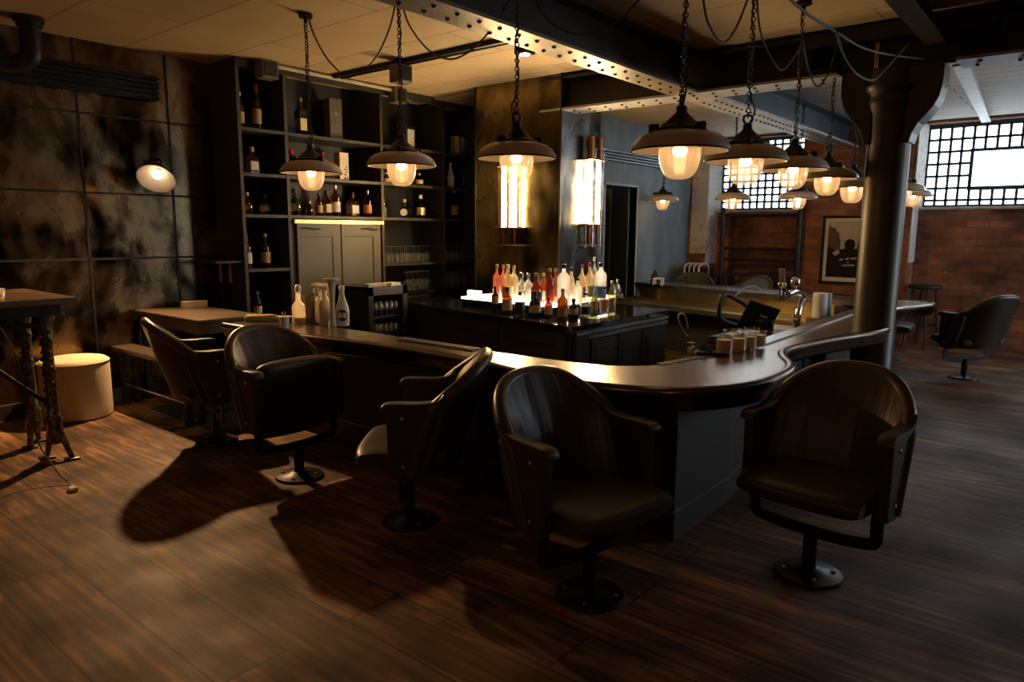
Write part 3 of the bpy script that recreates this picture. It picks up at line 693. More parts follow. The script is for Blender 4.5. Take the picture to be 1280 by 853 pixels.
CAPS = {'spirit': (.37, .90, 1.), 'wine': (.40, .80, 1.), 'vodka': (.36, .90, 1.), 'bourbon': (.42, .84, 1.), 'squat': (.40, .82, 1.), 'round': (.30, .84, 1.), 'slim': (.42, .90, 1.), 'taper': (.40, .92, 1.)}
def bottle(loc, h, r, kind, glass, cap, lab, label, group=None, band=None, square=False, rz=0, name='bottle'):
    t = thing(name, label, 'bottle', loc, rz, group)
    seg = 4 if square else 16
    mm = Matrix.Rotation(PI/4, 4, 'Z') @ Matrix.Diagonal((1.25, 1.25, 1, 1)) if square else None
    P_ = prof_of(kind, h, r)
    if square:
        b = MB(); k = 0
        for (r0, z0), (r1, z1) in zip(P_, P_[1:]): pass
        b.lathe([(p[0]*(1.25 if p[0] > r*.5 else 1.1), p[1]) for p in P_], 4, 0, Matrix.Rotation(PI/4, 4, 'Z'), smooth=False).build('glass_body', BOT[glass], t, bevel=.004)
    else: MB().lathe(P_, seg).build('glass_body', BOT[glass], t)
    c = CAPS[kind]
    if cap: MB().lathe([(c[0]*r, c[1]*h), (c[0]*r, h*.995), (c[0]*r*.85, h)], 12).build('cap', M[cap], t)
    if lab:
        z0, z1 = band or (.14, .46)
        if kind == 'round': rr = r*1.0
        if square:
            e = r*1.25*math.sqrt(.5)+.0012
            MB().box((-e, -e*.8, z0*h), (e, e*.8, z1*h)).box((-e*.8, -e, z0*h), (e*.8, e, z1*h)).build('paper_label', M[lab], t)
        elif kind == 'round':
            f = Vector((-.77, -.635, 0)); a = math.atan2(f.y, f.x)
            MB().lathe([(.0001, 0), (r*.55, 0), (r*.55, .004), (.0001, .004)], 14, 0, Matrix.Translation((f.x*r*.92, f.y*r*.92, .3*h)) @ Matrix.Rotation(a-rz, 4, 'Z') @ Matrix.Rotation(PI/2, 4, 'Y')).build('paper_label', M[lab], t)
        else:
            MB().lathe([(r*1.012, z0*h), (r*1.012, z1*h)], 20).build('paper_label', M[lab], t)
    return t
def shelf_bottle(px, hp, z, kind, glass, cap, lab, label, rpx=5, dy=.14, **kw):
    y = YS+dy; d = ray(px, 250); p = aty(px, 250, y)
    # follow the upright through the pixel column at this height
    for _ in range(3):
        q = Vector((p.x, y, z)); c = q-CP; py = 426.5 - F*c.dot(CU)/c.dot(_f); p = aty(px, py, y)
    q = Vector((p.x, y, z+.001)); k = depth(q)/F
    return bottle(q, hp*k, rpx*k, kind, glass, cap, lab, label, **kw)
SB = [
 (301, 44, LV[0], 'spirit', 'dark', 'cap_cream', 'lab_tan', 'dark bottle with tan label half hidden at the edge of the top shelf', 5),
 (322, 56, LV[0], 'wine', 'dark', 'cap_red', 'lab_tan', 'tall dark bottle with red cap and long tan label on the top shelf', 5.6),
 (316, 33, LV[1], 'squat', 'amber', 'cap_wood', 'lab_cream', 'square shouldered bottle with cream label alone on the second shelf', 7),
 (310, 27, LV[2], 'round', 'amber', 'cap_cream', 'lab_tan', 'round amber bottle with a disc label beside the end panel', 7),
 (332, 25, LV[2], 'round', 'amber', 'cap_black', 'lab_gold', 'dark round decanter beside the disc labelled bottle', 8),
 (310, 42, LV[3], 'spirit', 'amber', 'cap_black', 'lab_cream', 'bottle with two cream labels on the low shelf by the end panel', 5.5),
 (333, 42, LV[3], 'spirit', 'dark', 'cap_cream', 'lab_tan', 'dark spirit bottle with tan label on the low shelf by the upright', 6),
 (323, 34, .581, 'spirit', 'dark', 'cap_silver', 'lab_cream', 'dark bottle with cream label on the lowest shelf', 5),
 (377, 46, LV[0], 'spirit', 'dark', 'cap_gold', 'lab_gold', 'black square whisky bottle with slanted gold label on the top shelf', 6.5),
 (365, 33, LV[1], 'bourbon', 'amber', 'cap_red', 'lab_tan', 'brown bottle with a red neck left of the lamp chain', 7),
 (404, 33, LV[1], 'bourbon', 'amber', 'cap_red', 'lab_cream', 'red necked bottle with cream label behind the lamp cone', 5.5),
 (369, 33, LV[2], 'round', 'olive', 'cap_black', 'lab_gold', 'large round decanter with an engraved gold disc above the cupboard', 9),
 (387, 18, LV[2], 'squat', 'amber', 'cap_gold', None, 'small amber flask above the cupboard doors', 5),
 (399, 28, LV[2], 'spirit', 'amber', 'cap_black', 'lab_tan', 'amber bottle with a tan label under the first lamp globe', 5),
 (409, 32, LV[2], 'squat', 'amber', 'cap_black', 'lab_cream', 'square bottle with a cream label near the middle of the shelf', 5),
 (420, 38, LV[2], 'spirit', 'amber', 'cap_silver', 'lab_white', 'tall bottle with a white sash label above the cupboard', 6),
 (441, 30, LV[2], 'squat', 'amber', 'cap_black', 'lab_white', 'squat whisky bottle with a white label above the cupboard', 7),
 (460, 33, LV[2], 'spirit', 'amber', 'cap_silver', 'lab_orange', 'amber bottle with an orange label at the end of the cupboard shelf', 5.5),
 (480, 18, LV[2], 'spirit', 'frost', 'cap_silver', None, 'small pale bottle just past the tall upright', 3.5),
 (506, 23, LV[2], 'round', 'clear', 'cap_gold', 'lab_white', 'rounded clear decanter with gold stopper on the third bay shelf', 8),
 (526, 29, LV[2], 'bourbon', 'amber', 'cap_cream', 'lab_gold', 'bottle with a cork top and gold labels on the third bay shelf', 6),
 (483, 14, LV[1], 'squat', 'amber', 'cap_gold', 'lab_cream', 'small jar bottle with cream label behind the second lamp', 4.5),
 (524, 16, LV[1], 'squat', 'amber', 'cap_gold', 'lab_cream', 'small amber jar with cream label beside the second lamp globe', 5),
 (563, 31, LV[1], 'taper', 'cream', 'cap_cream', 'lab_white', 'pale tapering bottle in the end bay', 5),
 (583, 35, LV[1], 'spirit', 'clear', 'cap_silver', 'lab_white', 'clear bottle with white label in the end bay beside the chimney', 5),
 (568, 36, LV[2], 'spirit', 'amber', 'cap_cream', 'lab_tan', 'tall amber bottle in the end bay by the upright', 4.6),
 (577.5, 20, LV[2], 'slim', 'dark', 'cap_black', None, 'short dark bottle in the end bay', 2.8),
 (585, 32, LV[2], 'spirit', 'amber', 'cap_black', 'lab_orange', 'amber bottle with an orange label beside the chimney', 4.6),
]
for s_ in SB:
    shelf_bottle(*s_[:8], rpx=s_[8], square=(s_[7].startswith(('black square', 'squat', 'square bottle', 'square sho'))))
# boxes and framed cards on the shelves
def shelf_box(px, wp, hp, z, mat, label, name='gift_box', emblem=None, dy=.13, dp=.09, cat='box'):
    y = YS+dy; p = aty(px, 200, y)
    for _ in range(3):
        q = Vector((p.x, y, z)); c = q-CP; py = 426.5 - F*c.dot(CU)/c.dot(_f); p = aty(px, py, y)
    k = depth((p.x, y, z))/F; w, h = wp*k/2*1.25, hp*k
    t = thing(name, label, cat, (p.x, y, z+.001))
    MB().cbox((-w, 0, 0), (w, dp, h), .003).build('carton', mat, t)
    if emblem: MB().cbox((-w*.72, -.003, h*.12), (w*.72, .0, h*.9), .002).build('printed_panel', emblem, t) if emblem != 'star' else None
    if emblem == 'star':
        s = MB(); cz = h*.62
        for a in range(6): s.box((-.004, -.004, 0), (.004, 0, .03), 0, Matrix.Translation((0, 0, cz)) @ Matrix.Rotation(a*PI/3, 4, 'Y'))
        s.box((-.003, -.004, cz-.08), (.003, 0, cz)); s.build('gold_emblem', M['cap_gold'], t)
    return t
shelf_box(421, 15, 50, LV[0], M['cab'], 'tall olive gift box with a gold emblem on the top shelf', emblem='star')
shelf_box(411, 11, 49, LV[0], M['lab_black'], 'tall black box behind the olive gift box', dy=.24)
bx = shelf_box(431, 11, 34, LV[1], M['cap_cream'], 'cream gift box with dark lettering on the second shelf')
mk = MB()
for k, (dx, dz, w_) in enumerate(((.0, .05, .03), (.006, .075, .02), (-.004, .10, .034), (.004, .125, .016), (.0, .02, .02))): mk.box((dx-w_/2, -.004, dz), (dx+w_/2, 0, dz+.009), 0, Matrix.Rotation(R(8), 4, 'Y'))
mk.build('dark_lettering', M['lab_black'], bx)
shelf_box(514, 13, 27, LV[0], M['cap_silver'], 'framed white card standing behind the second lamp', 'framed_card', M['lab_white'], cat='card', dp=.03)
shelf_box(580, 15, 24, LV[0], M['cap_silver'], 'framed white card in the end bay by the chimney', 'framed_card', M['lab_white'], cat='card', dp=.03)
shelf_box(571, 4, 23, LV[0], M['cap_cream'], 'narrow cream box beside the framed card in the end bay', 'carton_box', dp=.08)

# glassware
def goblet():
    t = thing('wine_glass', '', 'glass')
    MB().lathe([(.034, .0), (.040, .05), (.036, .09), (.012, .115), (.004, .125), (.004, .195), (.012, .203), (.034, .207), (.034, .210)], 12).build('bowl_and_stem', M['barglass'], t); return t
def row(n0, px0, px1, n, z, proto_, label, group, dys=(.10, .20), sc_=1.):
    first = True; out = []
    for dy in dys:
        for k in range(n):
            px = px0+(px1-px0)*(k+(.0 if dy == dys[0] else .45))/max(1, n-1); y = YS+dy; p = aty(px, 330, y)
            q = Vector((p.x, y, z+.001))
            if px0 < 100: q.x = px
            o = proto_ if (first and n0 == 0) else copy_tree(proto_)
            o.location = q; o.rotation_euler = (0, 0, random.random()*3); o.scale = (sc_,)*3
            o['label'] = label; o['group'] = group; first = False; out.append(o)
g0 = goblet()
row(0, 484, 533, 10, LV[3], g0, 'upturned stemmed wine glass in the double row on the third bay shelf', 'upturned wine glasses on the third bay shelf', sc_=.80)
row(1, 5.57, 5.87, 5, LV[3], g0, 'upturned stemmed wine glass on the end bay shelf by the chimney', 'upturned wine glasses in the end bay', sc_=.86)
row(1, 508, 533, 5, .736, g0, 'upturned wine glass standing on the low counter beside the fridge', 'wine glasses on the low counter', dys=(.03, .15), sc_=.90)
t = thing('tumbler', 'tall clear tumbler on the lowest counter of the end bay', 'glass')
MB().lathe([(.034, 0), (.040, .16), (.037, .16), (.031, .01), (.0001, .01)], 12).build('glass_wall', M['barglass'], t)
row(0, 5.565, 5.865, 4, .736, t, 'tall clear tumbler on the lowest counter of the end bay', 'tumblers in the end bay', dys=(.06, .17, .28))

# fridge with cans
fr_ = thing('bottle_fridge', 'small black glass-fronted drinks fridge under the shelves', 'fridge', (4.02, 4.95, 0))
FW, FD, FH = .46, .47, .845
mb = MB().box((0, .03, 0), (.02, FD, FH)).box((FW-.02, .03, 0), (FW, FD, FH)).box((0, .03, FH-.03), (FW, FD, FH)).box((0, .03, 0), (FW, FD, .08)).box((0, FD-.02, 0), (FW, FD, FH))
mb.build('cabinet', M['plastic_black'], fr_)
d = MB().box((0, 0, .08), (.055, .028, FH)).box((FW-.055, 0, .08), (FW, .028, FH)).box((0, 0, FH-.075), (FW, .028, FH)).box((0, 0, .08), (FW, .028, .13)).build('door', M['plastic_black'], fr_)
MB().box((.055, .010, .13), (FW-.055, .016, FH-.075)).build('door_glass', M['clearglass'], d)
for z in (.36, .565): MB().box((.02, .04, z-.012), (FW-.02, FD-.03, z)).build('wire_shelf', M['steel'], fr_)
c0 = None
for z in (.36, .565):
    for k in range(6):
        for j in range(2):
            loc = (4.02+.075+.062*k, 4.95+.08+.07*j, z+.001)
            lab = 'silver and blue energy drink can in the fridge'
            if c0 is None:
                c0 = thing('drink_can', lab, 'can', loc, 0, 'cans in the drinks fridge')
                MB().lathe([(.020, 0), (.026, .006), (.026, .122), (.020, .133), (.020, .135)], 14).build('can_body', M['can_silver'], c0)
                a = MB(); a.lathe([(.0264, .01), (.0264, .065)], 14); a.build('blue_band', M['can'], c0)
            else: clone(c0, loc, random.random()*6, lab, 'cans in the drinks fridge')
for i, (x, y, w_, mt, lab) in enumerate(((4.12, 5.02, .07, 'paper', 'folded white cloth on top of the drinks fridge'), (4.24, 5.06, .06, 'cloth_tan', 'folded tan cloth on top of the drinks fridge'), (4.36, 5.04, .08, 'paper', 'stack of white napkins on top of the drinks fridge'))):
    mb = MB()
    for k in range(3): mb.cbox((-w_+.004*k, -.06, .009*k), (w_-.004*k, .06, .009*k+.008), .003)
    o = mb.build('folded_cloth', M[mt], loc=(x, y, FH+.001), rot=(0, 0, R(-10+12*i))); tag(o, lab, 'cloth')

# island bottles: (pixel x, base plane, extra) ------------------------------------------------
def ib(px, pyb, z, hp, rpx, kind, glass, cap, lab, label, **kw):
    p = atz(px, pyb, z+.001); k = depth(p)/F
    return bottle(p, hp*k, rpx*k, kind, glass, cap, lab, label, **kw)
STEP = [
 (621, 374.5, 44, 5, 'spirit', 'pink', 'cap_cream', None, 'pink liqueur bottle with a pale stopper at the end of the lit step'),
 (629, 373.0, 42, 4.5, 'spirit', 'pink', 'cap_wood', None, 'pink bottle behind the first on the lit step'),
 (634.5, 376, 45, 7, 'spirit', 'gold', 'cap_cream', 'lab_cream', 'golden bottle with a big cream label on the lit step'),
 (642, 375, 43, 6, 'spirit', 'gold', 'cap_wood', None, 'golden corked bottle on the lit step'),
 (651.5, 378, 37, 7, 'squat', 'clear', 'cap_silver', None, 'clear squat bottle with wide silver top on the lit step'),
 (660, 377, 35, 6, 'squat', 'clear', 'cap_silver', 'lab_white', 'clear bottle with white label behind the squat one'),
 (670.5, 380, 38, 7, 'bourbon', 'red', 'cap_wood', 'lab_black', 'dark red bourbon bottle with waxed neck on the lit step'),
 (679, 378, 36, 5, 'spirit', 'amber', 'cap_cream', 'lab_cream', 'amber bottle with cream label on the lit step'),
 (687, 380, 44, 5.5, 'spirit', 'red', 'cap_wood', 'lab_red', 'tall red bottle with a red label on the lit step'),
 (694, 378, 42, 5, 'spirit', 'amber', 'cap_wood', None, 'tall amber bottle beside the frosted vodka'),
 (704, 383.5, 53, 8.2, 'vodka', 'frost', 'cap_black', None, 'tall frosted vodka bottle at the corner of the lit step'),
 (713.5, 379, 44, 5, 'slim', 'gold', 'cap_black', None, 'tall golden bottle with a black cap right beside the frosted vodka'),
 (727, 377, 46, 5, 'spirit', 'gold', 'cap_red', 'lab_cream', 'golden tequila bottle with a red cap and cream label'),
 (736.5, 376, 47, 5.5, 'spirit', 'gold', 'cap_red', 'lab_cream', 'golden tequila bottle with a bright red cap nearest the frosted blue one'),
 (742, 371.5, 50, 4.5, 'spirit', 'clear', 'cap_cream', None, 'tall clear bottle with a pale cap at the back of the lit step'),
 (750, 377, 48, 7.6, 'vodka', 'frost', 'cap_blue', 'lab_blue', 'tall frosted vodka bottle with a blue label on the lit step'),
 (721.5, 380.5, 33, 6, 'spirit', 'frost', 'cap_black', None, 'short frosted bottle with a black cap on the lit step'),
 (771, 369, 20, 4, 'squat', 'clear', 'cap_silver', None, 'small clear flask at the far end of the lit step'),
]
for px, py, hp, rp, kd, gl, cp, lb, tx in STEP: ib(px, py, ZS, hp, rp, kd, gl, cp, lb, tx, band=(.1, .4))
FRONT = [
 (619, 389, 31, 4.6, 'spirit', 'dark', 'cap_black', 'lab_tan', 'dark bottle with tan label first in the front row', (.30, .62)),
 (634, 391, 32, 6.5, 'bourbon', 'amber', 'cap_black', 'lab_cream', 'amber bottle with black stopper second in the front row', (.10, .5)),
 (650, 392.5, 28, 6.5, 'squat', 'clear', 'cap_wood', 'lab_black', 'squat clear gin bottle with cork in the front row', (.12, .52)),
 (668.5, 395, 31, 7.5, 'bourbon', 'dark', 'cap_black', 'lab_cream', 'dark bottle with a diamond label in the front row', (.14, .45)),
 (685.5, 396, 24, 5, 'spirit', 'red', 'cap_black', 'lab_cream', 'slim red brown bottle with cream label in the front row', (.12, .55)),
 (703, 399.3, 38, 6.2, 'spirit', 'amber', 'cap_wood', 'lab_tan', 'amber bottle with cork and tan label before the frosted vodka', (.1, .40)),
 (716.5, 397.5, 24, 6.5, 'squat', 'dark', 'cap_black', 'lab_tan', 'squat dark bottle right of the corner in the front row', (.2, .5)),
 (731.5, 395, 29, 7, 'spirit', 'clear', 'cap_black', 'lab_black', 'clear bottle with black and white label in the front row', (.1, .42)),
 (742.5, 393, 29, 4.6, 'spirit', 'olive', 'cap_wood', 'lab_tan', 'slim olive bottle with tan label in the front row', (.2, .55)),
 (755, 391.5, 33, 6, 'spirit', 'clear', 'cap_blue', 'lab_orange', 'clear bottle with navy cap in the front row', (.2, .5)),
 (764.5, 389, 38, 5.2, 'slim', 'olive', 'cap_gold', None, 'tall slim olive green bottle ending the front row', None),
]
for px, py, hp, rp, kd, gl, cp, lb, tx, bd in FRONT: ib(px, py, ZI, hp, rp, kd, gl, cp, lb, tx, band=bd)
# bottles on the far brass shelf
for px, py, hp, gl, lb, tx in ((796, 376, 14, 'clear', 'lab_black', 'small bottle with black label on the far brass shelf'), (775, 375, 14, 'amber', 'lab_tan', 'small amber bottle at the end of the far brass shelf'), (768, 372, 13, 'dark', None, 'tiny dark bottle beyond the amber one on the far shelf')):
    ib(px, py, .537, hp, 4, 'squat', gl, 'cap_silver', lb, tx)

# ------------------------------------------------------------------ neon style tube clusters on the chimney
def tube_light(loc, rz, label, W, z0, z1, l0, l1, n):
    t = thing('tube_wall_light', label, 'wall light', loc, rz)   # local: x along wall, -y out of wall
    for i in range(n):
        x = -W/2+W*(i+.5)/n; yy = -.062
        MB().lathe([(.018, l0), (.018, l1)], 16, 0, Matrix.Translation((x, yy, 0))).build('lit_tube', M['tube'], t)
        MB().lathe([(.052, z0), (.052, z1)], 16, 0, Matrix.Translation((x, yy, 0))).build('outer_glass', M['tubeglass'], t)
        MB().lathe([(.030, l1), (.030, z1-.03), (.012, z1-.02)], 14, 0, Matrix.Translation((x, yy, 0))).build('copper_cap', M['copper'], t)
        MB().lathe([(.012, z0+.02), (.012, l0)], 10, 0, Matrix.Translation((x, yy, 0))).build('copper_stem', M['copper'], t)
    for z in (l0-.01, l1, z0+.015): MB().cbox((-W/2-.01, -.11, z), (W/2+.01, -.0, z+.012), .003).build('clamp_ring', M['copper'], t)
    return t
tube_light((5.24, 4.30, 0), -PI/2, 'cluster of glowing glass tubes on the brass face of the chimney', .27, 1.20, 2.12, 1.385, 1.94, 2)
tube_light((5.70, 3.764, 0), 0, 'cluster of glowing glass tubes on the steel face of the chimney', .27, 1.20, 2.24, 1.42, 2.00, 2)

# ------------------------------------------------------------------ pendant lamps
def pendant_proto():
    t = thing('pendant_lamp', '', 'lamp')
    pr = [(.200, 0), (.201, .007), (.196, .024), (.183, .045), (.158, .063), (.125, .075), (.096, .080), (.096, .072), (.122, .067), (.153, .055), (.176, .038), (.189, .018), (.193, .001), (.200, 0)]
    mis = [1, 0, 0, 0, 0, 0, 2, 2, 2, 2, 2, 2, 1]
    MB().lathe(pr, 44, mis=mis).build('shade', [M['enamel'], M['rimdark'], M['white_enamel']], t)
    cap = MB().lathe([(.104, .074), (.106, .080), (.104, .090), (.090, .094), (.082, .099), (.026, .152), (.022, .158), (.022, .178), (.012, .186)], 26)
    cap.lathe([(.02, .01), (.090, .062), (.095, .073)], 26)
    cap.build('iron_cap', M['iron'], t)
    MB().torus((0, 0, .203), .021, .006, Matrix.Rotation(PI/2, 4, 'X')).build('ring', M['iron'], t)
    for k in range(3):
        a = k*2*PI/3+.5
        MB().tube([(.092*math.cos(a), .092*math.sin(a), .10), (.118*math.cos(a), .118*math.sin(a), .098), (.124*math.cos(a), .124*math.sin(a), .075)], .011, 8).sphere((.118*math.cos(a), .118*math.sin(a), .094), .016, 10, 6).build('clamp', M['iron'], t)
    n = 40
    def gl(u, v):
        a = 2*PI*u; ph = v*PI/2; rr = .085*math.cos(ph)**.58*(1+.010*math.cos(20*a)) if v < .999 else .0001
        return (rr*math.cos(a), rr*math.sin(a), .012-.122*math.sin(ph))
    MB().grid(gl, 80, 12, close_u=True).build('glass_globe', M['globe'], t)
    MB().sphere((0, 0, .004), .030, 16, 10, sc_=(1, 1, .8)).lathe([(.02, .02), (.02, .055)], 12).build('bulb', M['bulb'], t)
    return t
def chain(h, name, parent, flex=True):
    mb = MB(); z = .226; k = 0; L_ = .045
    while z < h:
        mb.torus((0, 0, z), .011, .0032, Matrix.Rotation(PI/2, 4, 'X' if k % 2 else 'Y') @ Matrix.Diagonal((1, 1, 1, 1)), 10, 5)
        z += .019*1.0; k += 1
    mb.build('chain', M['iron'], parent)
    f = MB(); n = int((h-.2)/.12)+2
    pts = [(0, 0, .17), (.03, .006, .24)]+[(.010*math.cos(k*2.1), .010*math.sin(k*2.1), .30+(h-.30)*k/n) for k in range(n+1)]
    f.tube(rnd(pts, 4), .0045, 6); f.build('power_flex', M['cord'], parent)
    MB().lathe([(.045, h-.02), (.045, h), (.0001, h)], 14).lathe([(.012, h-.05), (.012, h-.02)], 10).build('ceiling_rose', M['iron'], parent)
pp = pendant_proto()
kids_of_pp = [o for o in bpy.data.objects if o.parent == pp]
G1 = 'enamel pendant lamps hanging over the bar'
LAMPS = [
 ((2.845, 4.057, 1.715), 'pendant lamp hanging in front of the cupboard doors, first along the shelving'),
 ((2.853, 3.184, 1.715), 'pendant lamp over the bar before the third shelving bay'),
 ((2.851, 2.322, 1.709), 'pendant lamp hanging before the brass face of the chimney'),
 ((2.743, 1.370, 1.675), 'big pendant lamp over the bar corner'),
 ((3.480, 1.385, 1.690), 'pendant lamp second in the row towards the column'),
 ((4.45, 1.475, 1.720), 'pendant lamp third in the row towards the column'),
 ((5.30, 1.52, 1.718), 'pendant lamp fourth in the row, half behind the third lamp'),
 ((6.00, 1.53, 1.69), 'pendant lamp close beside the round column'),
 ((8.27, 4.34, 1.735), 'small distant pendant lamp before the grey wall'),
 ((8.05, 3.33, 1.72), 'distant pendant lamp before the gridded window by the grey wall'),
 ((7.9, 2.55, 1.705), 'distant pendant lamp hanging above the framed photograph'),
 ((7.55, 1.49, 1.735), 'distant pendant lamp peeping out beyond the column'),
 ((8.8, 1.63, 1.745), 'farthest pendant lamp, just showing beside the wide window'),
]
for i, (loc, lab) in enumerate(LAMPS):
    o = pp if i == 0 else None
    if o is None:
        o = pp.copy(); COL.objects.link(o)
        for c in kids_of_pp: d = c.copy(); COL.objects.link(d); d.parent = o
    o.location = loc; o.rotation_euler = (0, 0, i*1.3); o['label'] = lab; o['group'] = G1
    top = CZ-.005
    if i in (1,): top = CZ-.005
    if i >= 4: top = CZ-.03
    chain(top-loc[2], 'chain', o)
op0 = None  # unseen round pendants added to fill the chairs and floor with warm light
for i, (x, y, lab) in enumerate(((-.7, -2.0, 'added fill pendant, round and opal, out of view by the side wall'), (-2.0, .9, 'added fill pendant, round and opal, out of view by the end wall'), (-2.0, 3.6, 'added fill pendant, round and opal, by the mirror end of the room'))):
    if op0 is None:
        op0 = thing('fill_pendant', lab, 'lamp', (x, y, 2.0), 0, 'added opal fill pendants out of view')
        MB().sphere((0, 0, 0), .14, 24, 14).build('fill_globe', M['opal'], op0)
        MB().lathe([(.05, .13), (.05, .17), (.01, .19), (.01, CZ-2.02), (.05, CZ-2.02), (.05, CZ-2.0)], 14).build('stem', M['iron'], op0)
    else: clone(op0, (x, y, 2.0), 0, lab, 'added opal fill pendants out of view')
# slack flexes looping between the lamps
def flex(pts, plane, label):
    P_ = [(aty if plane[0] == 'y' else atx)(px, py, plane[1]) for px, py in pts]
    P_ = [Vector((p.x, p.y, min(p.z, CZ-.008))) for p in P_]
    tag(MB().tube(rnd(P_, 8), .0055, 6).build('power_cable', M['cord']), label, 'cable')
flex([(386, 24), (393, 45), (408, 72), (425, 91)], ('x', 2.9), 'slack brown cable looping from the first lamp mount')
flex([(494, 6), (487, 35), (474, 65), (460, 84)], ('x', 3.0), 'slack brown cable dropping towards the ceiling track beside the second lamp')
flex([(503, 6), (512, 32), (535, 62), (563, 74), (590, 62), (615, 35), (636, 0)], ('x', 3.0), 'long slack cable swagged between the second and third lamps')
flex([(668, -8), (680, 20), (703, 38), (728, 43), (755, 36), (780, 20), (805, -8)], ('x', 2.75), 'pale slack cable swagged across the dark beam')
flex([(878, -8), (885, 28), (903, 53), (920, 35), (936, -5)], ('y', 1.40), 'short slack cable hanging beside the lamp over the bar corner')
flex([(946, -5), (952, 45), (975, 87), (992, 72), (1003, 52)], ('y', 1.46), 'slack cable looping between the second and third row lamps')
flex([(1004, 50), (1010, 85), (1022, 108), (1036, 90), (1046, 55)], ('y', 1.50), 'slack cable looping in front of the cross beam')
flex([(982, -6), (1010, 18), (1042, 38), (1075, 58), (1110, 68), (1158, 74)], ('y', .99), 'cable running along the beam side to the column head')
flex([(1046, 40), (1055, 70), (1070, 92), (1090, 100), (1105, 88), (1135, 55)], ('y', .98), 'cable looping over the column bracket')

# ------------------------------------------------------------------ ceiling items
tr = thing('lighting_track', 'dark lighting track running across the ceiling behind the beam', 'track', (0, 0, 0))
MB().box((4.04, 3.0, CZ-.035), (4.075, 5.40, CZ)).build('rail', M['iron'], tr)
MB().cyl((4.13, 2.9, CZ-.02), (4.13, 5.4, CZ-.02), .010, 8).build('conduit', M['iron'], tr)
sp = thing('track_spotlight', 'small square spotlight with a lit lens beside the beam', 'spotlight', (4.20, 3.35, CZ-.1))
MB().cbox((-.055, -.055, 0), (.055, .055, .10), .004).build('housing', M['iron'], sp)
MB().lathe([(.0001, -.004), (.034, -.004), (.038, .002)], 16).build('lens', M['downlight'], sp)
for px, py, pl, lab in ((333, 83, ('y', 5.40), 'square taupe speaker on the top of the first shelving upright'), (497, 118, ('y', 5.40), 'square taupe speaker at the head of the third shelving bay'), (501, 89, ('y', 4.50), 'square taupe speaker hanging under the ceiling track')):
    p = aty(px, py, pl[1]); t = thing('speaker_box', lab, 'speaker', (p.x, p.y, min(p.z, CZ-(.115 if 'track' in lab else .075))))
    MB().cbox((-.075, -.06, -.07), (.075, .06, .07), .008).build('cabinet', M['speaker'], t)
    MB().cbox((-.06, -.066, -.055), (.06, -.058, .055), .004).build('grille', M['rubber'], t)
    MB().box((-.02, .0, .07), (.02, .05, CZ-t.location.z)).build('bracket', M['iron'], t)
tag(MB().cyl((3.48, 5.40, CZ-.03), (4.85, 5.40, CZ-.03), .016, 10).build('conduit_pipe', M['conduit']), 'pale conduit pipe along the head of the shelving', 'pipe')
# vents
v = thing('air_vent', 'long dark slatted air vent high on the mirror wall', 'vent', (0, YW, 2.34))
MB().box((-2.6, -.05, 0), (2.70, -.02, .19)).build('vent_box', M['vent'], v)
for k in range(5): MB().box((-2.6, -.085, .012+.036*k), (2.70, -.05, .026+.036*k)).build('slat', M['vent'], v)
v2 = thing('air_vent', 'pale slatted air vent above the doorway in the grey wall', 'vent', (0, YG, 2.185))
MB().box((6.4, -.02, 0), (9.4, -.004, .13)).build('vent_back', M['slot'], v2)
for k in range(4): MB().box((6.4, -.05, .004+.034*k), (9.4, -.02, .020+.034*k)).build('slat', M['vent_blue'], v2)
p = aty(34, 45, 5.6)
pipe = MB(); pts = [Vector((p.x, 5.55, CZ)), Vector((p.x, 5.55, CZ-.18)), Vector((p.x-.01, 5.56, CZ-.25)), Vector((p.x-.08, 5.60, CZ-.30)), Vector((p.x-.3, 5.62, CZ-.31)), Vector((p.x-1.6, 5.62, CZ-.31))]
pd = thing('duct_pipe', 'black elbow duct pipe coming down from the ceiling', 'pipe', (0, 0, 0))
pipe.tube(rnd(pts, 5), .062, 18).build('duct', M['iron'], pd)
MB().lathe([(.075, CZ-.06), (.075, CZ-.03), (.09, CZ-.03), (.09, CZ)], 20, 0, Matrix.Translation((p.x, 5.55, 0))).build('collar', M['iron'], pd)

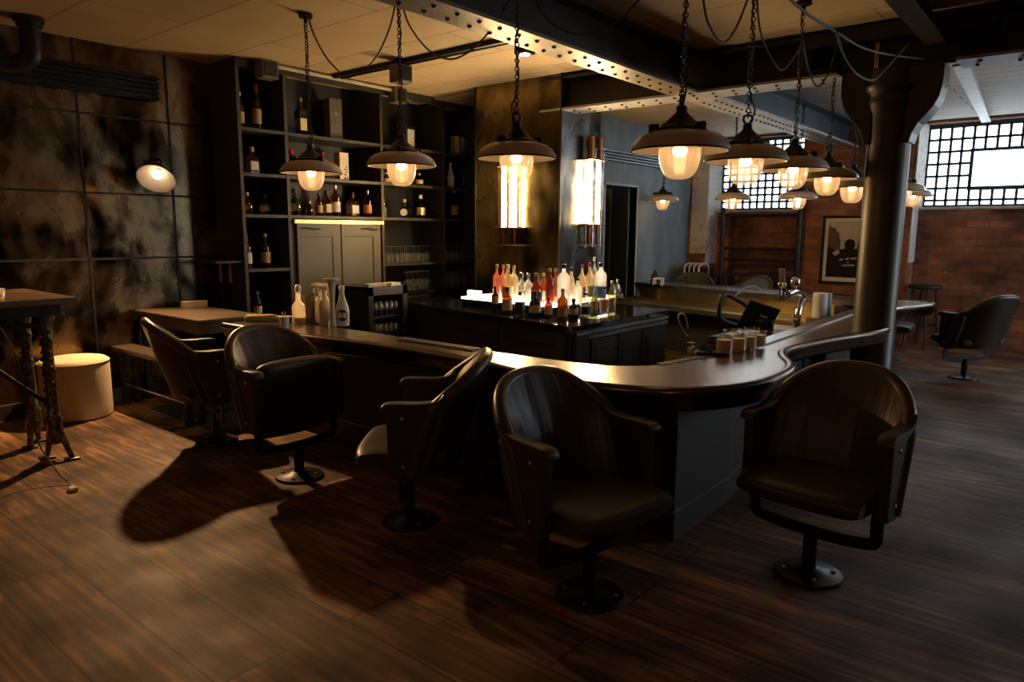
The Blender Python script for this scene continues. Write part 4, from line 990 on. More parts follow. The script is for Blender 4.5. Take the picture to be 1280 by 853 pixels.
# ------------------------------------------------------------------ tip-up bar chairs
def chair_proto(seat_up):
    """origin on the floor under the post; the chair faces +x"""
    t = thing('tip_up_chair', '', 'chair')
    b = MB().lathe([(.0001, 0), (.128, 0), (.130, .006), (.126, .014), (.06, .022), (.044, .032), (.0001, .034)], 32)
    bo = b.build('base_plate', M['blacksteel'], t)
    for k in range(4):
        a = k*PI/2+.6; MB().lathe([(.0001, .026), (.009, .025), (.011, .012)], 8, 0, Matrix.Translation((.095*math.cos(a), .095*math.sin(a), 0))).build('floor_bolt', M['steel'], bo)
    MB().cyl((0, 0, .02), (0, 0, .19), .027, 18).build('post', M['blacksteel'], t)
    ar = [(0, s_*y, z) for s_, y, z in [(-1, .238, .335), (-1, .238, .215)]+[(1, -.238*math.cos(PI*k/12), .210-.028*math.sin(PI*k/12)) for k in range(1, 12)]+[(1, .238, .215), (1, .238, .335)]]
    MB().tube(ar, .01, 8, flat=(.024, .006)).build('stirrup', M['blacksteel'], t)
    for s_ in (-1, 1):
        y = s_*.262
        prof = [(.050, .612), (.050, .33), (.035, .305), (-.06, .296), (-.115, .31), (-.175, .50), (-.205, .612)]
        n = len(prof); mb = MB(); vs = [(x, y-.022, z) for x, z in prof]+[(x, y+.022, z) for x, z in prof]
        mb.add(vs, [[i, (i+1) % n, n+(i+1) % n, n+i] for i in range(n)]); mb.add(vs, [list(range(n-1, -1, -1)), [n+i for i in range(n)]])
        sp = mb.build('side_panel', M['leather'], t, bevel=.010)
        for (bx_, bz_) in ((-.02, .57), (-.02, .36)): MB().sphere((bx_, y+s_*.024, bz_), .010, 10, 6, sc_=(1, .5, 1)).build('bolt', M['steel'], sp)
        MB().tube(rnd([(.060, y, .600), (.052, y, .618), (.0, y, .622), (-.10, y, .622), (-.165, y, .634), (-.20, y-s_*.004, .665)], 5), .02, 10, flat=(.030, .015)).build('arm_pad', M['leather'], t)
    # wrapped back: arch in elevation, shallow curve in plan
    def ztop(u): return .600+.195*(1-abs(u)**2.5)**.62 if abs(u) < 1 else .600
    def back(u, v, off):
        uu = -1+2*u; zt = ztop(uu*.995); z = .315+(zt-.315)*v
        x = -.215-.32*(z-.33)+.155*abs(uu)**2.4*(1 if z < .62 else max(.45, 1-(z-.62)*3.0)); y = .272*uu
        bulge = .022*(1-uu*uu)*math.sin(PI*min(1, max(0, v)))
        return (x+off+(bulge if off > 0 else 0), y, z)
    mb = MB(); nu, nv = 27, 13
    f_ = [back(i/(nu-1), j/(nv-1), .030) for j in range(nv) for i in range(nu)]; r_ = [back(i/(nu-1), j/(nv-1), -.024) for j in range(nv) for i in range(nu)]
    q = lambda i, j: j*nu+i
    mb.add(f_, [[q(i, j), q(i+1, j), q(i+1, j+1), q(i, j+1)] for j in range(nv-1) for i in range(nu-1)], 0, True)
    mb.build('back_pad', M['leather_pad'], t)
    mb = MB(); mb.add(r_, [[q(i, j), q(i, j+1), q(i+1, j+1), q(i+1, j)] for j in range(nv-1) for i in range(nu-1)], 0, True)
    ed = [q(i, nv-1) for i in range(nu)]+[]
    vs = f_+r_; o = len(f_); loop = [q(0, j) for j in range(nv)]+[q(i, nv-1) for i in range(1, nu)]+[q(nu-1, j) for j in range(nv-2, -1, -1)]
    mb.add(vs, [[loop[k], loop[k+1], o+loop[k+1], o+loop[k]] for k in range(len(loop)-1)], 0, True)
    bot = [q(i, 0) for i in range(nu)]; mb.add(vs, [[bot[k+1], bot[k], o+bot[k], o+bot[k+1]] for k in range(nu-1)], 0, True)
    mb.build('back_shell', M['shellwood'], t)
    rim = [Vector(f_[k]).lerp(Vector(r_[k]), .5) for k in loop]
    MB().tube(rim, .028, 10).build('back_rim', M['piping'], t)
    # seat cushion
    def seat(u, v):
        a = 2*PI*v; sx = math.copysign(abs(math.cos(a))**.45, math.cos(a)); sz = math.copysign(abs(math.sin(a))**.6, math.sin(a))
        uu = -1+2*u; e = (1-abs(uu)**6)**.5*.35+.65 if abs(uu) < 1 else .65
        ln = .215*(1-.10*abs(uu)**3); x = .0+ln*sx*(1 if abs(uu) < .95 else .97); 
        return (x, .232*uu, .372+.050*sz*e*(1.0 if x < .12 else .95))
    mb = MB(); mb.grid(seat, 17, 28)
    L_ = [seat(0, k/27) for k in range(27)]; Rr = [seat(1, k/27) for k in range(27)]
    mb.add(L_, [list(range(27))]); mb.add(Rr, [list(range(26, -1, -1))])
    so = mb.build('seat', M['leather'], t)
    so.location = (0, 0, 0)
    if seat_up:
        so.matrix_local = Matrix.Translation((-.02, 0, .455)) @ Matrix.Rotation(R(-82), 4, 'Y') @ Matrix.Translation((0, 0, -.372))
    return t
ca = chair_proto(False); cu = chair_proto(True)
GC = 'tip-up armchairs fixed along the bar'
def ang(v): return math.atan2(v[1], v[0])
dn = [
 (ca, False, (2.20, 4.26), (.957, -.30), 'tip-up leather armchair turned to the bar, nearest the cream pouf'),
 (cu, True, (2.16, 3.29), (.02, -1.0), 'tip-up leather armchair with its seat folded up, second from the pouf end'),
 (None, False, (2.136, 2.37), (-.635, .773), 'tip-up armchair seen side-on with its back to the bar corner chair'),
 (None, False, (2.103, 1.344), (-.20, -.98), 'tip-up armchair at the bar corner with its seat down'),
 (None, False, (2.81, .769), (-.994, .10), 'tip-up armchair standing alone beyond the bar corner on the column side'),
 (None, False, (7.785, .873), (.60, .80), 'dark armchair by the brick wall seen from behind beyond the column'),
]
for pr, up, (x, y), f, lab in dn:
    if pr is not None: o = pr
    else: o = copy_tree(cu if up else ca)
    o.location = (x, y, 0); o.rotation_euler = (0, 0, ang(f)); o['label'] = lab; o['group'] = GC
for (x, y), f, lab in (((8.32, 1.62), (.1, -1), 'tip-up chair drawn up to the bar end behind the column'), ((8.64, 4.08), (-.9, -.3), 'armchair behind the far counter nearest the grey wall'), ((8.42, 3.32), (-.9, .3), 'slate armchair behind the far counter before the clothes rack')):
    o = copy_tree(ca); o.location = (x, y, 0); o.rotation_euler = (0, 0, ang(f)); o['label'] = lab; o['group'] = GC
    if 'slate' in lab:
        for c in [k for k in bpy.data.objects if k.parent == o and k.name.startswith(('back_pad', 'back_shell', 'seat'))]:
            c.data = c.data.copy(); c.data.materials[0] = M['denim']

# ------------------------------------------------------------------ left side furniture
pf = thing('pouf', 'round cream drum pouf on the floor before the mirror wall', 'pouf', (1.87, 5.62, 0))
def drum(u, v):
    a = 2*PI*u; k = v
    pts = [(.0001, .0), (.20, .0), (.222, .012), (.226, .05), (.226, .38), (.220, .415), (.200, .428), (.0001, .432)]
    i = min(int(k*(len(pts)-1)), len(pts)-2); f = k*(len(pts)-1)-i
    r_ = pts[i][0]*(1-f)+pts[i+1][0]*f; z = pts[i][1]*(1-f)+pts[i+1][1]*f
    return (r_*math.cos(a), r_*math.sin(a), z)
MB().grid(drum, 48, 8, close_u=True).build('upholstered_drum', M['cream'], pf)
MB().torus((0, 0, .405), .2235, .006, seg=40).build('top_piping', M['cream'], pf)
# high table with ornate iron trestle
ht = thing('high_table', 'high wooden table on an ornate cast iron trestle', 'table', (0, 0, 0))
ZT = .97
MB().cbox((-.6, 4.37, ZT-.035), (1.51, 5.25, ZT), .006).build('table_top', M['tabletop'], ht)
MB().box((-.5, 4.45, ZT-.10), (1.44, 5.15, ZT-.035)).build('apron', M['iron'], ht)
for (lx, ly) in ((1.42, 4.66), (1.42, 5.02), (-.4, 4.66), (-.4, 5.02)):
    mb = MB(); sg = -1 if ly < 4.8 else 1
    prof = [(.05, ZT-.1), (.05, ZT-.14), (.036, ZT-.17), (.03, ZT-.25), (.036, ZT-.27), (.028, ZT-.29), (.030, .55), (.038, .53), (.030, .50), (.033, .26), (.046, .24), (.040, .21), (.05, .12), (.03, .09)]
    mb.lathe([(max(.001, r_), z) for r_, z in prof], 8, 0, Matrix.Translation((lx, ly, 0)) @ Matrix.Rotation(PI/8, 4, 'Z'), smooth=False)
    for k in range(14): mb.sphere((lx-.031, ly-.008*(-1)**k, .28+.045*k), .011, 6, 4); mb.sphere((lx, ly+sg*.031, .28+.045*k), .011, 6, 4)
    for sx, sy in ((.05, sg*.10), (-.05, -sg*.03)):
        mb.tube(rnd([(lx, ly, .20), (lx+sx*.5, ly+sy*.4, .13), (lx+sx*.7, ly+sy*.8, .06), (lx+sx*.9, ly+sy, .015)], 4), .022, 8, r2=.014)
        mb.cbox((lx+sx*.9-.035, ly+sy-.035, 0), (lx+sx*.9+.035, ly+sy+.035, .014), .003)
    mb.build('leg', M['castiron'], ht)
for y in (4.66,):
    mb = MB().cyl((-.4, y, .80), (1.42, y, .80), .014, 10); mb.build('stretcher', M['iron'], ht)
    mb = MB(); mb.torus((1.12, y, .665), .085, .011, Matrix.Rotation(PI/2, 4, 'X'), 24, 8); mb.torus((.9, y, .665), .085, .011, Matrix.Rotation(PI/2, 4, 'X'), 24, 8); mb.build('ring_ornament', M['iron'], ht)
    [MB().cyl(p_, q_, .013, 10).build('brace', M['iron'], ht) for p_, q_ in (((1.15, y, .585), (1.41, y, .32)), ((-.1, y, .585), (-.38, y, .32)))]
wire = [atz(20, 385, .93)]
cbl = rnd([(1.10, 4.45, .935), (1.19, 4.42, .70), (1.235, 4.40, .40), (1.24, 4.35, .20), (1.27, 4.20, .06), (1.29, 4.10, .012), (1.27, 4.02, .010)], 6)
cb_ = thing('lamp_cord', 'thin dark cord hanging from the high table to a plug on the floor', 'cord', (0, 0, 0))
MB().tube(cbl, .004, 6).build('flex', M['cord'], cb_)
MB().cbox((1.25, 3.965, .0), (1.29, 4.02, .022), .006).build('plug', M['plastic_white'], cb_)
# glass tealights on the high table
tl0 = None
for i, (x, y) in enumerate(((1.10, 4.47), (1.17, 4.52), (1.05, 4.56), (1.12, 4.62), (.93, 4.46))):
    lab = 'small faceted glass tealight holder in the cluster on the high table'
    if tl0 is None:
        tl0 = thing('tealight_holder', lab, 'candle holder', (x, y, ZT), 0, 'tealights on the high table')
        MB().lathe([(.024, 0), (.032, .02), (.036, .06), (.032, .06), (.026, .012), (.0001, .012)], 10, smooth=False).build('glass_cup', M['barglass'], tl0)
        MB().lathe([(.019, .012), (.019, .03), (.0001, .03)], 12).build('wax', M['wax'], tl0)
    else: clone(tl0, (x, y, ZT), i, lab, 'tealights on the high table')
# console by the mirror with a bench below
cs = thing('console_table', 'thick topped wooden console reaching out from the mirror wall', 'table', (0, 0, 0))
zc_ = .716
MB().cbox((2.41, 4.82, zc_-.03), (2.92, 5.86, zc_), .006).build('top', M['darkwood'], cs)
MB().prism([(2.415, 4.825), (2.91, 4.825), (2.88, 5.85), (2.45, 5.85)], zc_-.105, zc_-.03).build('apron', M['darkwood'], cs)
for x, y in ((2.86, 4.90), (2.86, 5.8), (2.46, 5.8)): MB().box((x-.025, y-.025, 0), (x+.025, y+.025, zc_-.1)).build('leg', M['iron'], cs)
bn = thing('bench', 'low wooden bench under the console by the mirror wall', 'bench', (0, 0, 0))
MB().cbox((2.21, 4.62, .415), (2.38, 5.84, .45), .005).build('seat', M['darkwood'], bn)
for x, y in ((2.25, 4.72), (2.34, 4.72), (2.25, 5.74), (2.34, 5.74)): MB().box((x-.02, y-.02, 0), (x+.02, y+.02, .415)).build('leg', M['iron'], bn)
MB().cyl((2.25, 4.72, .16), (2.25, 5.74, .16), .008, 8).build('foot_rail', M['steel'], bn)
p = aty(272, 375, 5.70)
mh = thing('menu_holder', 'pale wooden menu block standing at the back of the console', 'block', (2.80, 5.66, zc_))
MB().cbox((-.10, -.03, 0), (.10, .03, .055), .004).build('wood_block', M['oak'], mh)
ws = thing('wall_shelf', 'narrow wall shelf on pale pegs beside the shelving end panel', 'shelf', (0, 0, 0))
MB().cbox((2.92, 5.50, 1.072), (3.15, 5.87, 1.092), .003).build('board', M['darkwood'], ws)
for y in (5.66, 5.82): MB().cyl((3.13, y, 1.07), (3.125, y-.005, .90), .013, 10).build('peg', M['oak'], ws)
# reading lamp on the mirror
rp = aty(195, 224, 5.60)
rl_ = thing('wall_reading_lamp', 'lit wall reading lamp with an angled white shade on the mirror', 'lamp', (rp.x, rp.y, rp.z))
dirv = Vector((-.45, -.49, -.66)).normalized()
rm = dirv.to_track_quat('-Z', 'Y').to_matrix().to_4x4()
MB().lathe([(.135, 0), (.137, .004), (.120, .035), (.080, .070), (.040, .095), (.028, .13), (.028, .15), (.0001, .15), (.0001, .145), (.024, .125), (.036, .09), (.075, .065), (.115, .032), (.132, .002), (.135, 0)], 36, 0, rm, mis=[0, 1, 1, 1, 1, 1, 1, 0, 0, 0, 0, 0, 0, 0]).build('shade', [M['white_enamel'], M['iron']], rl_)
MB().sphere(tuple(rm @ Vector((0, 0, .05))), .036, 14, 8).build('bulb', M['bulb_soft'], rl_)
sl = bpy.data.lights.new('reading_spot', 'SPOT'); sl.energy = 165; sl.color = (1, .57, .25); sl.spot_size = R(125); sl.spot_blend = .55; sl.shadow_soft_size = .035
so_ = bpy.data.objects.new('reading_spot', sl); COL.objects.link(so_); so_.parent = rl_
so_.matrix_local = Matrix.Translation(rm @ Vector((0, 0, .0))) @ rm
a = rm @ Vector((0, 0, .15))
MB().tube(rnd([tuple(a), tuple(a+Vector((.03, .05, .05))), (.07, YW-rp.y-.05, .16), (.09, YW-rp.y-.01, .12)], 5), .008, 8).lathe([(.04, 0), (.04, .02), (.0001, .02)], 14, 0, Matrix.Translation((.09, YW-rp.y-.001, .12)) @ Matrix.Rotation(PI/2, 4, 'X')).build('arm', M['iron'], rl_)

# ------------------------------------------------------------------ things on the bar
def spray(px, py, hp, label, kind='trigger', rz=0.):
    p = atz(px, py, ZC); k = depth(p)/F; h = hp*k
    t = thing('spray_bottle', label, 'bottle', (p.x, p.y, ZC+.001), rz)
    r = .042
    if kind == 'trigger':
        MB().lathe([(.0001, 0), (r*.9, 0), (r, .01), (r, h*.45), (r*.8, h*.55), (r*.38, h*.68), (r*.34, h*.74)], 20).build('body', M['plastic_white'], t)
        tg = MB().lathe([(r*.42, h*.73), (r*.42, h*.80), (r*.3, h*.82)], 14)
        tg.cbox((-.035, -.012, h*.82), (.055, .012, h*.94), .006)
        tg.tube([(-.035, 0, h*.90), (-.060, 0, h*.89)], .008, 8)
        tg.tube(rnd([(-.030, 0, h*.84), (-.045, 0, h*.76), (-.038, 0, h*.68)], 4), .007, 6)
        tg.build('trigger_head', M['plastic_white'], t)
    elif kind == 'funnel':
        MB().lathe([(.0001, 0), (r*.62, 0), (r*.66, .008), (r*.60, .02), (r*.45, .06), (r*.44, h*.60), (r*.55, h*.8), (r*.62, h*.90), (r*1.15, h*.955), (r*1.25, h), (r*1.1, h*.985), (.0001, h*.95)], 22).build('body', M['plastic_white'], t)
    elif kind == 'label':
        MB().lathe([(.0001, 0), (r*1.0, 0), (r*1.06, .01), (r*1.06, h*.40), (r*.9, h*.50), (r*.45, h*.72), (r*.36, h*.86), (r*.44, h*.88), (r*.44, h*.98), (r*.3, h)], 22).build('body', M['plastic_white'], t)
        f = Vector((-.62, -.785, 0)); a_ = math.atan2(f.y, f.x)
        def disc(rad, off, mt, nm, zc, par):
            vs = []; n = 24
            for i in range(n):
                th = 2*PI*i/n; da = rad*math.cos(th)/(r*1.06); vs.append(((r*1.06+off)*math.cos(a_+da), (r*1.06+off)*math.sin(a_+da), zc+rad*1.05*math.sin(th)))
            c_ = ((r*1.06+off)*math.cos(a_), (r*1.06+off)*math.sin(a_), zc)
            return MB().add(vs+[c_], [[i, (i+1) % n, n] for i in range(n)], 0, True).build(nm, M[mt], par)
        l_ = disc(.036, .0012, 'lab_black', 'round_black_label', h*.27, t)
        tx = MB()
        for j, (w_, zz) in enumerate(((.040, .012), (.050, .0), (.030, -.012))):
            n = 5; vs = []
            for i in range(n+1):
                da = (-w_/2+w_*i/n)/(r*1.06)
                for dz in (0, .005): vs.append(((r*1.06+.0022)*math.cos(a_+da), (r*1.06+.0022)*math.sin(a_+da), h*.27+zz+dz))
            tx.add(vs, [[2*i, 2*i+2, 2*i+3, 2*i+1] for i in range(n)])
        tx.build('white_lettering', M['lab_white'], l_)
    elif kind == 'tall':
        MB().lathe([(.0001, 0), (r*1.0, 0), (r*1.05, .008), (r*1.05, h*.42), (r*.95, h*.47), (r*.45, h*.58), (r*.40, h*.80)], 20).build('body', M['plastic_clear'], t)
        MB().lathe([(.0001, .006), (r*.98, .006), (r*.98, h*.16), (.0001, h*.16)], 18).build('liquid', M['lab_cream'], t)
        MB().lathe([(r*.48, h*.80), (r*.50, h*.92), (r*.30, h*.98), (.0001, h)], 14).build('cap', M['plastic_white'], t)
    return t
spray(374, 404.5, 49, 'clear squeeze bottle with a white cap standing apart on the bar', 'tall')
spray(401.5, 403, 52, 'white trigger spray bottle behind the other cleaning bottles', 'trigger', R(-50))
spray(416, 408.6, 60, 'tall slim white bottle with a flared funnel top', 'funnel')
spray(428.5, 407.3, 50, 'white spray bottle with a round black label on the bar', 'label')
t = thing('spray_bottle', 'white trigger bottle nearest the grey canister', 'bottle', tuple(atz(407, 406.3, ZC+.001)), R(-62))
for c in [o for o in bpy.data.objects if o.parent and o.parent.get('label', '').startswith('white trigger spray bottle behind')]:
    d = c.copy(); COL.objects.link(d); d.parent = t
p = atz(388.5, 401.8, ZC+.001); k = depth(p)/F
cn = thing('canister', 'plain grey brown canister between the bottles on the bar', 'canister', tuple(p))
MB().lathe([(.0001, 0), (.040, 0), (.042, .004), (.042, 32*k), (.038, 32*k), (.038, .01), (.0001, .01)], 22).build('cup', M['speaker'], cn)
p = atz(356, 412, ZC+.001)
sk = thing('straw_cup', 'small pale plastic cup of stirrers on the bar', 'cup', tuple(p))
MB().lathe([(.0001, 0), (.024, 0), (.030, .075), (.046, .078), (.046, .084), (.026, .084)], 18).build('cup', M['plastic_white'], sk)
for dx, dy in ((-.012, .0), (.010, .008), (.0, -.01)): MB().cyl((dx, dy, .02), (dx*1.3, dy*1.2, .112), .004, 6).build('stirrer', M['cap_wood'], sk)
p = atz(328, 406, ZC); 
tw = thing('rolled_towel', 'rolled tan bar towel lying at the end of the bar', 'towel', (p.x, p.y, ZC+.041), R(-48))
MB().lathe([(.018, -.11), (.028, -.10), (.030, .06), (.024, .11), (.012, .12)], 16, 0, Matrix.Rotation(PI/2, 4, 'Y')).build('cloth_roll', M['cloth_tan'], tw)
# short cocktail tumblers
tp = None
T_ = [(905, 441.5), (922, 439.5), (935, 437), (947, 434.5), (913, 433.5), (927, 431.5), (939, 429.5)]
TL = ['short tumbler of pale orange drink nearest the black napkin', 'short orange drink tumbler second from the napkin, front row', 'short orange drink tumbler third from the napkin, front row', 'short orange drink tumbler last in the front row', 'short orange drink tumbler behind the one beside the napkin', 'short orange drink tumbler in the middle of the back row', 'short orange drink tumbler farthest from the napkin in the back row']
for (px, py), lab in zip(T_, TL):
    p = atz(px, py, ZC+.001)
    if tp is None:
        tp = thing('drink_tumbler', lab, 'glass', tuple(p), 0, 'orange cocktails on the bar')
        MB().lathe([(.0001, 0), (.040, 0), (.043, .004), (.044, .094), (.041, .094), (.040, .010), (.0001, .010)], 24).build('glass', M['clearglass'], tp)
        MB().lathe([(.0001, .011), (.0388, .011), (.0395, .062), (.0001, .062)], 20).build('drink', M['juice'], tp)
        MB().lathe([(.0001, .0625), (.0395, .0625), (.0397, .072), (.0001, .072)], 20).build('foam', M['foam'], tp)
    else: clone(tp, tuple(p), random.random()*3, lab, 'orange cocktails on the bar')
p = atz(889, 443, ZC+.001)
nk = MB()
nk.cbox((-.085, -.05, 0), (.085, .05, .008), .003); nk.cbox((-.08, -.045, .008), (.07, .05, .016), .003)
nk.add([(-.07, .01, .016), (.0, -.03, .016), (.03, .05, .016), (-.03, .03, .048)], [(0, 1, 3), (1, 2, 3), (2, 0, 3), (0, 2, 1)])
tag(nk.build('folded_napkin', M['cloth_black'], loc=tuple(p), rot=(0, 0, R(-60))), 'folded black napkin on the bar beside the orange drinks', 'napkin')

# till with screen, on a staff side stand
pz = .50
p = atz(940, 417, pz)
ts = thing('till_stand', 'dark staff side counter carrying the till behind the bar', 'counter', (5.75, 2.18, 0), R(0))
MB().box((-.25, -.55, 0), (.55, .24, pz)).build('carcass', M['island'], ts)
MB().box((-.26, -.55, pz-.08), (-.252, .24, pz-.065)).box((-.26, -.55, pz-.03), (-.252, .24, pz-.018)).build('metal_trim', M['brass'], ts)
scr = aty(945, 390, 2.10)
tl_ = thing('till', 'black touch screen till seen from behind, tilted back', 'till', (5.72, 2.06, pz+.001), R(39.4))
tm = Matrix.Rotation(R(0), 4, 'X')
# local x toward the back of the picture, y to the picture's left
MB().cbox((-.07, -.09, 0), (.10, .09, .025), .008).build('foot', M['plastic_black'], tl_)
MB().cbox((-.05, -.085, .02), (.06, .07, .165), .03).build('rear_housing', M['plastic_black'], tl_)
sm_ = Matrix.Translation((-.01, .03, .165)) @ Matrix.Rotation(R(18), 4, 'X') @ Matrix.Rotation(R(-22), 4, 'Y')
MB().cbox((-.012, -.12, -.14), (.012, .14, .12), .006, 0, sm_).build('screen_case', M['screen'], tl_)
MB().box((-.016, -.05, .02), (-.0125, .01, .032), 0, sm_).build('pale_mark', M['lab_white'], tl_)
MB().cbox((-.075, -.05, .01), (-.05, -.02, .07), .004, 0, Matrix.Rotation(R(12), 4, 'X')).build('red_tab', M['red'], tl_)
# black hose loop beside the till
hz = rnd([tuple(atz(925, 408, .52)), tuple(aty(902, 400, 2.5)), tuple(aty(899, 385, 2.5)), tuple(aty(902, 372, 2.5)), tuple(aty(910, 369, 2.5)), tuple(aty(925, 377, 2.45)), tuple(aty(937, 386, 2.4))], 6)
tag(MB().tube(hz, .020, 10).build('drinks_hose', M['rubber']), 'thick black drinks hose looping up beside the till', 'hose')
h2 = rnd([tuple(aty(918, 371, 2.6)), tuple(aty(930, 361, 2.6)), tuple(aty(942, 358, 2.6)), tuple(aty(951, 362, 2.6))], 6)
tag(MB().tube(h2, .007, 8).build('thin_hose', M['hose']), 'thin pale hose arching above the till', 'hose')
# beer tap
p = atz(992, 406, .535)
bt = thing('beer_tap', 'curved chrome beer tap with two handles standing on the brass shelf', 'beer tap', (6.42, 1.98, .50), R(0))
q = Vector((6.42, 1.98, .50))
def lp(px, py, y=1.98): a = aty(px, py, y); return tuple(a-q)
MB().tube(rnd([lp(996, 412), lp(996, 400), lp(999, 385), lp(1003, 374), lp(1000, 367), lp(992, 366), lp(985, 369)], 6), .030, 14).build('neck', M['chrome'], bt)
MB().tube(rnd([lp(985, 369), lp(981, 363), lp(978, 358)], 4), .022, 12).build('tap_head', M['chrome'], bt)
MB().sphere(lp(994, 353), .045, 18, 12).cyl(lp(994, 353), lp(994, 365), .014, 10).build('round_badge', M['chrome'], bt)
for px in (975.5, 980):
    hd = MB().cyl(lp(px, 352), lp(px-.3, 336), .011, 10).build('tap_handle', M['steel'], bt)
    MB().cyl(lp(px, 360), lp(px, 377), .010, 10, r2=.006).build('spout', M['chrome'], bt)
    MB().sphere(lp(px, 356), .022, 10, 8).build('valve', M['brass'], bt)
tst = thing('tap_station', 'steel station below the beer tap behind the bar', 'counter', (0, 0, 0))
MB().cbox((6.34, 1.68, 0), (6.66, 2.5, .485), .005).build('cabinet', M['island'], tst)
MB().cbox((6.32, 1.66, .485), (6.68, 2.52, .50), .003).build('brass_top', M['brass'], tst)
# paper towel roll and holder
p = aty(1024, 393, 1.92)
pt_ = thing('paper_roll', 'white paper towel roll standing on the far counter by the column', 'paper roll', (p.x, 1.92, p.z-.03))
MB().lathe([(.02, 0), (.062, 0), (.062, .225), (.02, .225), (.02, 0)], 28).build('roll', M['paper'], pt_)
MB().cbox((.05, -.07, .0), (.12, .02, .22), .006).build('grey_holder', M['vent_blue'], pt_)
pst = thing('towel_stand', 'low steel stand under the paper roll behind the bar', 'stand', (p.x, 1.92, 0))
MB().box((-.08, -.09, 0), (.14, .09, p.z-.032)).build('box', M['steel'], pst)
# keg coupler with brass valve and hose under the far shelf
p = aty(863, 440, 2.9)
kg = thing('gas_valve_keg', 'dark keg with brass valve and pale hose under the far brass shelf', 'keg', (p.x, 2.9, 0))
MB().lathe([(.0001, 0), (.12, 0), (.13, .02), (.13, p.z-.09), (.10, p.z-.05), (.05, p.z-.04), (.0001, p.z-.04)], 24).build('keg_body', M['island'], kg)
MB().lathe([(.03, p.z-.04), (.03, p.z+.02), (.018, p.z+.03), (.018, p.z+.075), (.035, p.z+.08), (.035, p.z+.09), (.0001, p.z+.1)], 14).cyl((-.06, 0, p.z+.04), (.06, 0, p.z+.04), .012, 8).build('brass_valve', M['brass'], kg)
def kl(px, py): a = aty(px, py, 2.9); return (a.x-p.x, 0, a.z)
MB().tube(rnd([kl(859, 420), kl(853, 412), kl(848, 400), kl(849, 393), kl(855, 393), kl(859, 403), kl(860, 410)], 5), .008, 8).build('hose', M['hose'], kg)
# small things on the far counter
p = atz(822, 353, ZC)
ds = thing('wire_rack', 'small white wire rack on the far counter before the grey wall', 'rack', tuple(atz(823, 356, ZC+.001)), R(20))
for k in range(6): MB().tube([(-.14+.05*k, -.05, 0), (-.14+.05*k, -.05, .075), (-.11+.05*k, .05, .075), (-.11+.05*k, .05, 0)], .006, 6).build('wire', M['paper'], ds)
MB().cyl((-.15, -.05, .006), (.15, -.05, .006), .006, 6).cyl((-.13, .05, .006), (.17, .05, .006), .006, 6).build('base_wire', M['paper'], ds)
p = atz(818, 355, ZC)
bo_ = thing('spout_bottle', 'small black conical pourer on the far counter', 'pourer', (p.x+.12, p.y+.06, ZC+.001))
MB().lathe([(.0001, 0), (.05, 0), (.052, .03), (.045, .09), (.02, .13), (.010, .16), (.0001, .165)], 14).build('body', M['rubber'], bo_)

# ------------------------------------------------------------------ things along the brick wall
rk = thing('pipe_rack', 'black pipe clothes rack standing against the brick wall under the window', 'rack', (0, 0, 0))
xr = 9.55; yL, yR = atx(903, 300, xr).y, atx(998, 300, xr).y
for y in (yL, yR): MB().cyl((xr, y, 0), (xr, y, 1.66), .036, 12).sphere((xr, y, 1.66), .03, 10, 8).build('post', M['iron'], rk)
for z in (1.585, 1.135, .985): MB().cyl((xr, yL, z), (xr, yR, z), .024, 10).build('rail', M['iron'], rk)
MB().torus((xr, yR, 1.60), .05, .014, Matrix.Rotation(PI/2, 4, 'X'), 18, 8).build('ring', M['iron'], rk)
ft = thing('folding_table', 'small dark folding table in front of the brick wall under the rack', 'table', (9.3, 3.62, 0))
MB().cbox((-.2, -.34, .78), (.2, .34, .81), .006).build('table_top', M['iron'], ft)
for s_ in (-1, 1): MB().cyl((s_*.15, -.26, 0), (s_*.15, .26, .78), .012, 8).cyl((s_*.15, .26, 0), (s_*.15, -.26, .78), .012, 8).build('crossed_leg', M['iron'], ft)
fc0 = None
for k in range(4):
    lab = 'folded white framed folding chair leaning at the corner of the brick wall'
    loc = (9.30-.05*k*.3, 4.42-.075*k, 0)
    if fc0 is None:
        fc0 = thing('folding_chair', lab, 'chair', loc, R(6), 'folded chairs by the brick corner')
        MB().tube(rnd([(-.20, 0, 0), (-.20, 0, .80), (-.17, 0, .89), (0, 0, .92), (.17, 0, .89), (.20, 0, .80), (.20, 0, 0)], 4), .013, 8).build('frame', M['paper'], fc0)
        MB().cbox((-.18, -.012, .60), (.18, .012, .86), .006).build('back_panel', M['plastic_black'], fc0)
        MB().cbox((-.18, .014, .12), (.18, .035, .52), .006).build('folded_seat', M['plastic_black'], fc0)
    else: clone(fc0, loc, R(6), lab, 'folded chairs by the brick corner')
# framed photograph on the pier
fx = XP; p0 = atx(1030, 271, fx); p1 = atx(1027, 354, fx)
ph = thing('framed_photograph', 'large black framed sepia street photograph on the brick pier', 'picture', (fx, p0.y, 0))
zt_, zb_ = p0.z+.01, p1.z; wy = .66
MB().box((-.035, 0, zb_), (-.005, -.032, zt_)).box((-.035, -wy, zb_), (-.005, -wy+.032, zt_)).box((-.035, 0, zt_-.032), (-.005, -wy, zt_)).box((-.035, 0, zb_), (-.005, -wy, zb_+.032)).build('frame', M['rimdark'], ph)
MB().box((-.016, -.02, zb_+.02), (-.004, -wy+.02, zt_-.02)).build('mount', M['mat_board'], ph)
a0, a1, c0_, c1_ = -.075, -wy+.075, zb_+.085, zt_-.07
im = MB().box((-.018, a0, c0_), (-.0155, a1, c1_)).build('print', M['photo_sky'], ph)
W_, H_ = a1-a0, c1_-c0_
def pq(mb, pts, lay): 
    mb.add([(-.018-.0006*lay, a0+W_*u, c0_+H_*v_) for u, v_ in pts], [list(range(len(pts)))]); return mb
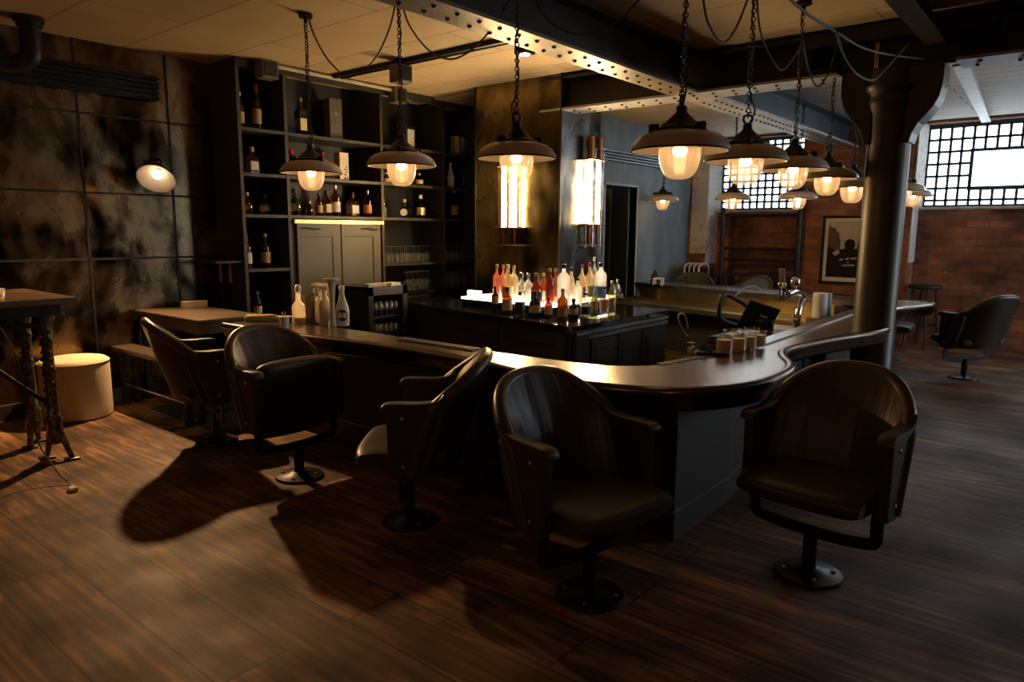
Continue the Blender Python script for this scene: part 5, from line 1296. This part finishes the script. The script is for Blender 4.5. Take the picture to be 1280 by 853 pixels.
pq(MB(), [(0, 0), (1, 0), (1, .35), (.9, .52), (0, .50)], 1).build('dark_street', M['photo_dark'], im)
pq(MB(), [(0, .45), (.30, .45), (.30, .66), (.27, .70), (.25, .80), (.19, .82), (.17, .88), (.06, .90), (0, .93)], 2).build('buildings', M['photo_mid'], im)
pq(MB(), [(.66, .4), (1, .3), (1, 1), (.84, .99), (.82, .92), (.76, .88), (.74, .72), (.70, .60)], 2).build('buildings', M['photo_dark'], im)
hd = MB(); pq(hd, [(.52+.125*math.cos(2*PI*k/24), .585+.105*math.sin(2*PI*k/24)) for k in range(24)], 4)
pq(hd, [(.06, .0), (.94, .0), (.90, .30), (.74, .46), (.62, .52), (.40, .52), (.22, .46), (.05, .54), (.0, .55), (.0, .49), (.14, .40), (.10, .30)], 3); hd.build('figure_from_behind', M['photo_dark'], im)
pq(MB(), [(.12, .44), (.26, .50), (.30, .44), (.20, .38)], 5).build('pale_patch', M['photo_sky'], im)
tx = MB()
for u0, w_, v0 in ((.30, .09, .30), (.31, .0, .3), (.44, .08, .315), (.56, .15, .325), (.38, .27, .20)): 
    if w_: pq(tx, [(u0, v0), (u0+w_, v0+.012), (u0+w_, v0+.04), (u0, v0+.028)], 6)
tx.build('lettering', M['photo_text'], im)
pq(MB(), [(.48, .255), (.54, .258), (.54, .285), (.48, .282)], 6).build('red_mark', M['lab_red'], im)
# bar stool
bs = thing('bar_stool', 'tall black round stool against the brick wall beyond the column', 'stool', (9.62, 1.56, 0))
MB().lathe([(.0001, .70), (.17, .70), (.18, .71), (.18, .735), (.165, .75), (.0001, .752)], 28).build('seat', M['rubber'], bs)
for k in range(4):
    a = k*PI/2+.4; MB().cyl((.12*math.cos(a), .12*math.sin(a), .70), (.19*math.cos(a), .19*math.sin(a), 0), .012, 8).build('leg', M['iron'], bs)
MB().torus((0, 0, .26), .165, .009, seg=24).build('foot_ring', M['iron'], bs)
# dark sheet painting the shade on the floor by the bench
tag(MB().cbox((2.30, 4.30, .0), (3.05, 5.45, .006), .002).build('dark_floor', M['rubber']), 'dark sheet on the floor standing for the shade under the bench', 'mat')

# ------------------------------------------------------------------ world and view
w = bpy.data.worlds.new('world'); sc.world = w; w.use_nodes = True
bg = w.node_tree.nodes['Background']; bg.inputs[0].default_value = (.62, .74, .9, 1); bg.inputs[1].default_value = .6
vs = sc.view_settings
vs.view_transform = 'Standard'; vs.look = 'None'; vs.gamma = 1; vs.use_curve_mapping = False; vs.exposure = 0.5
cy = sc.cycles
cy.use_denoising = True
try: cy.denoiser = 'OPENIMAGEDENOISE'
except Exception: pass
cy.max_bounces = 8; cy.diffuse_bounces = 3; cy.glossy_bounces = 4; cy.transparent_max_bounces = 24; cy.transmission_bounces = 4
cy.sample_clamp_indirect = 4; cy.sample_clamp_direct = 0; cy.caustics_reflective = False; cy.caustics_refractive = False
cy.use_light_tree = True
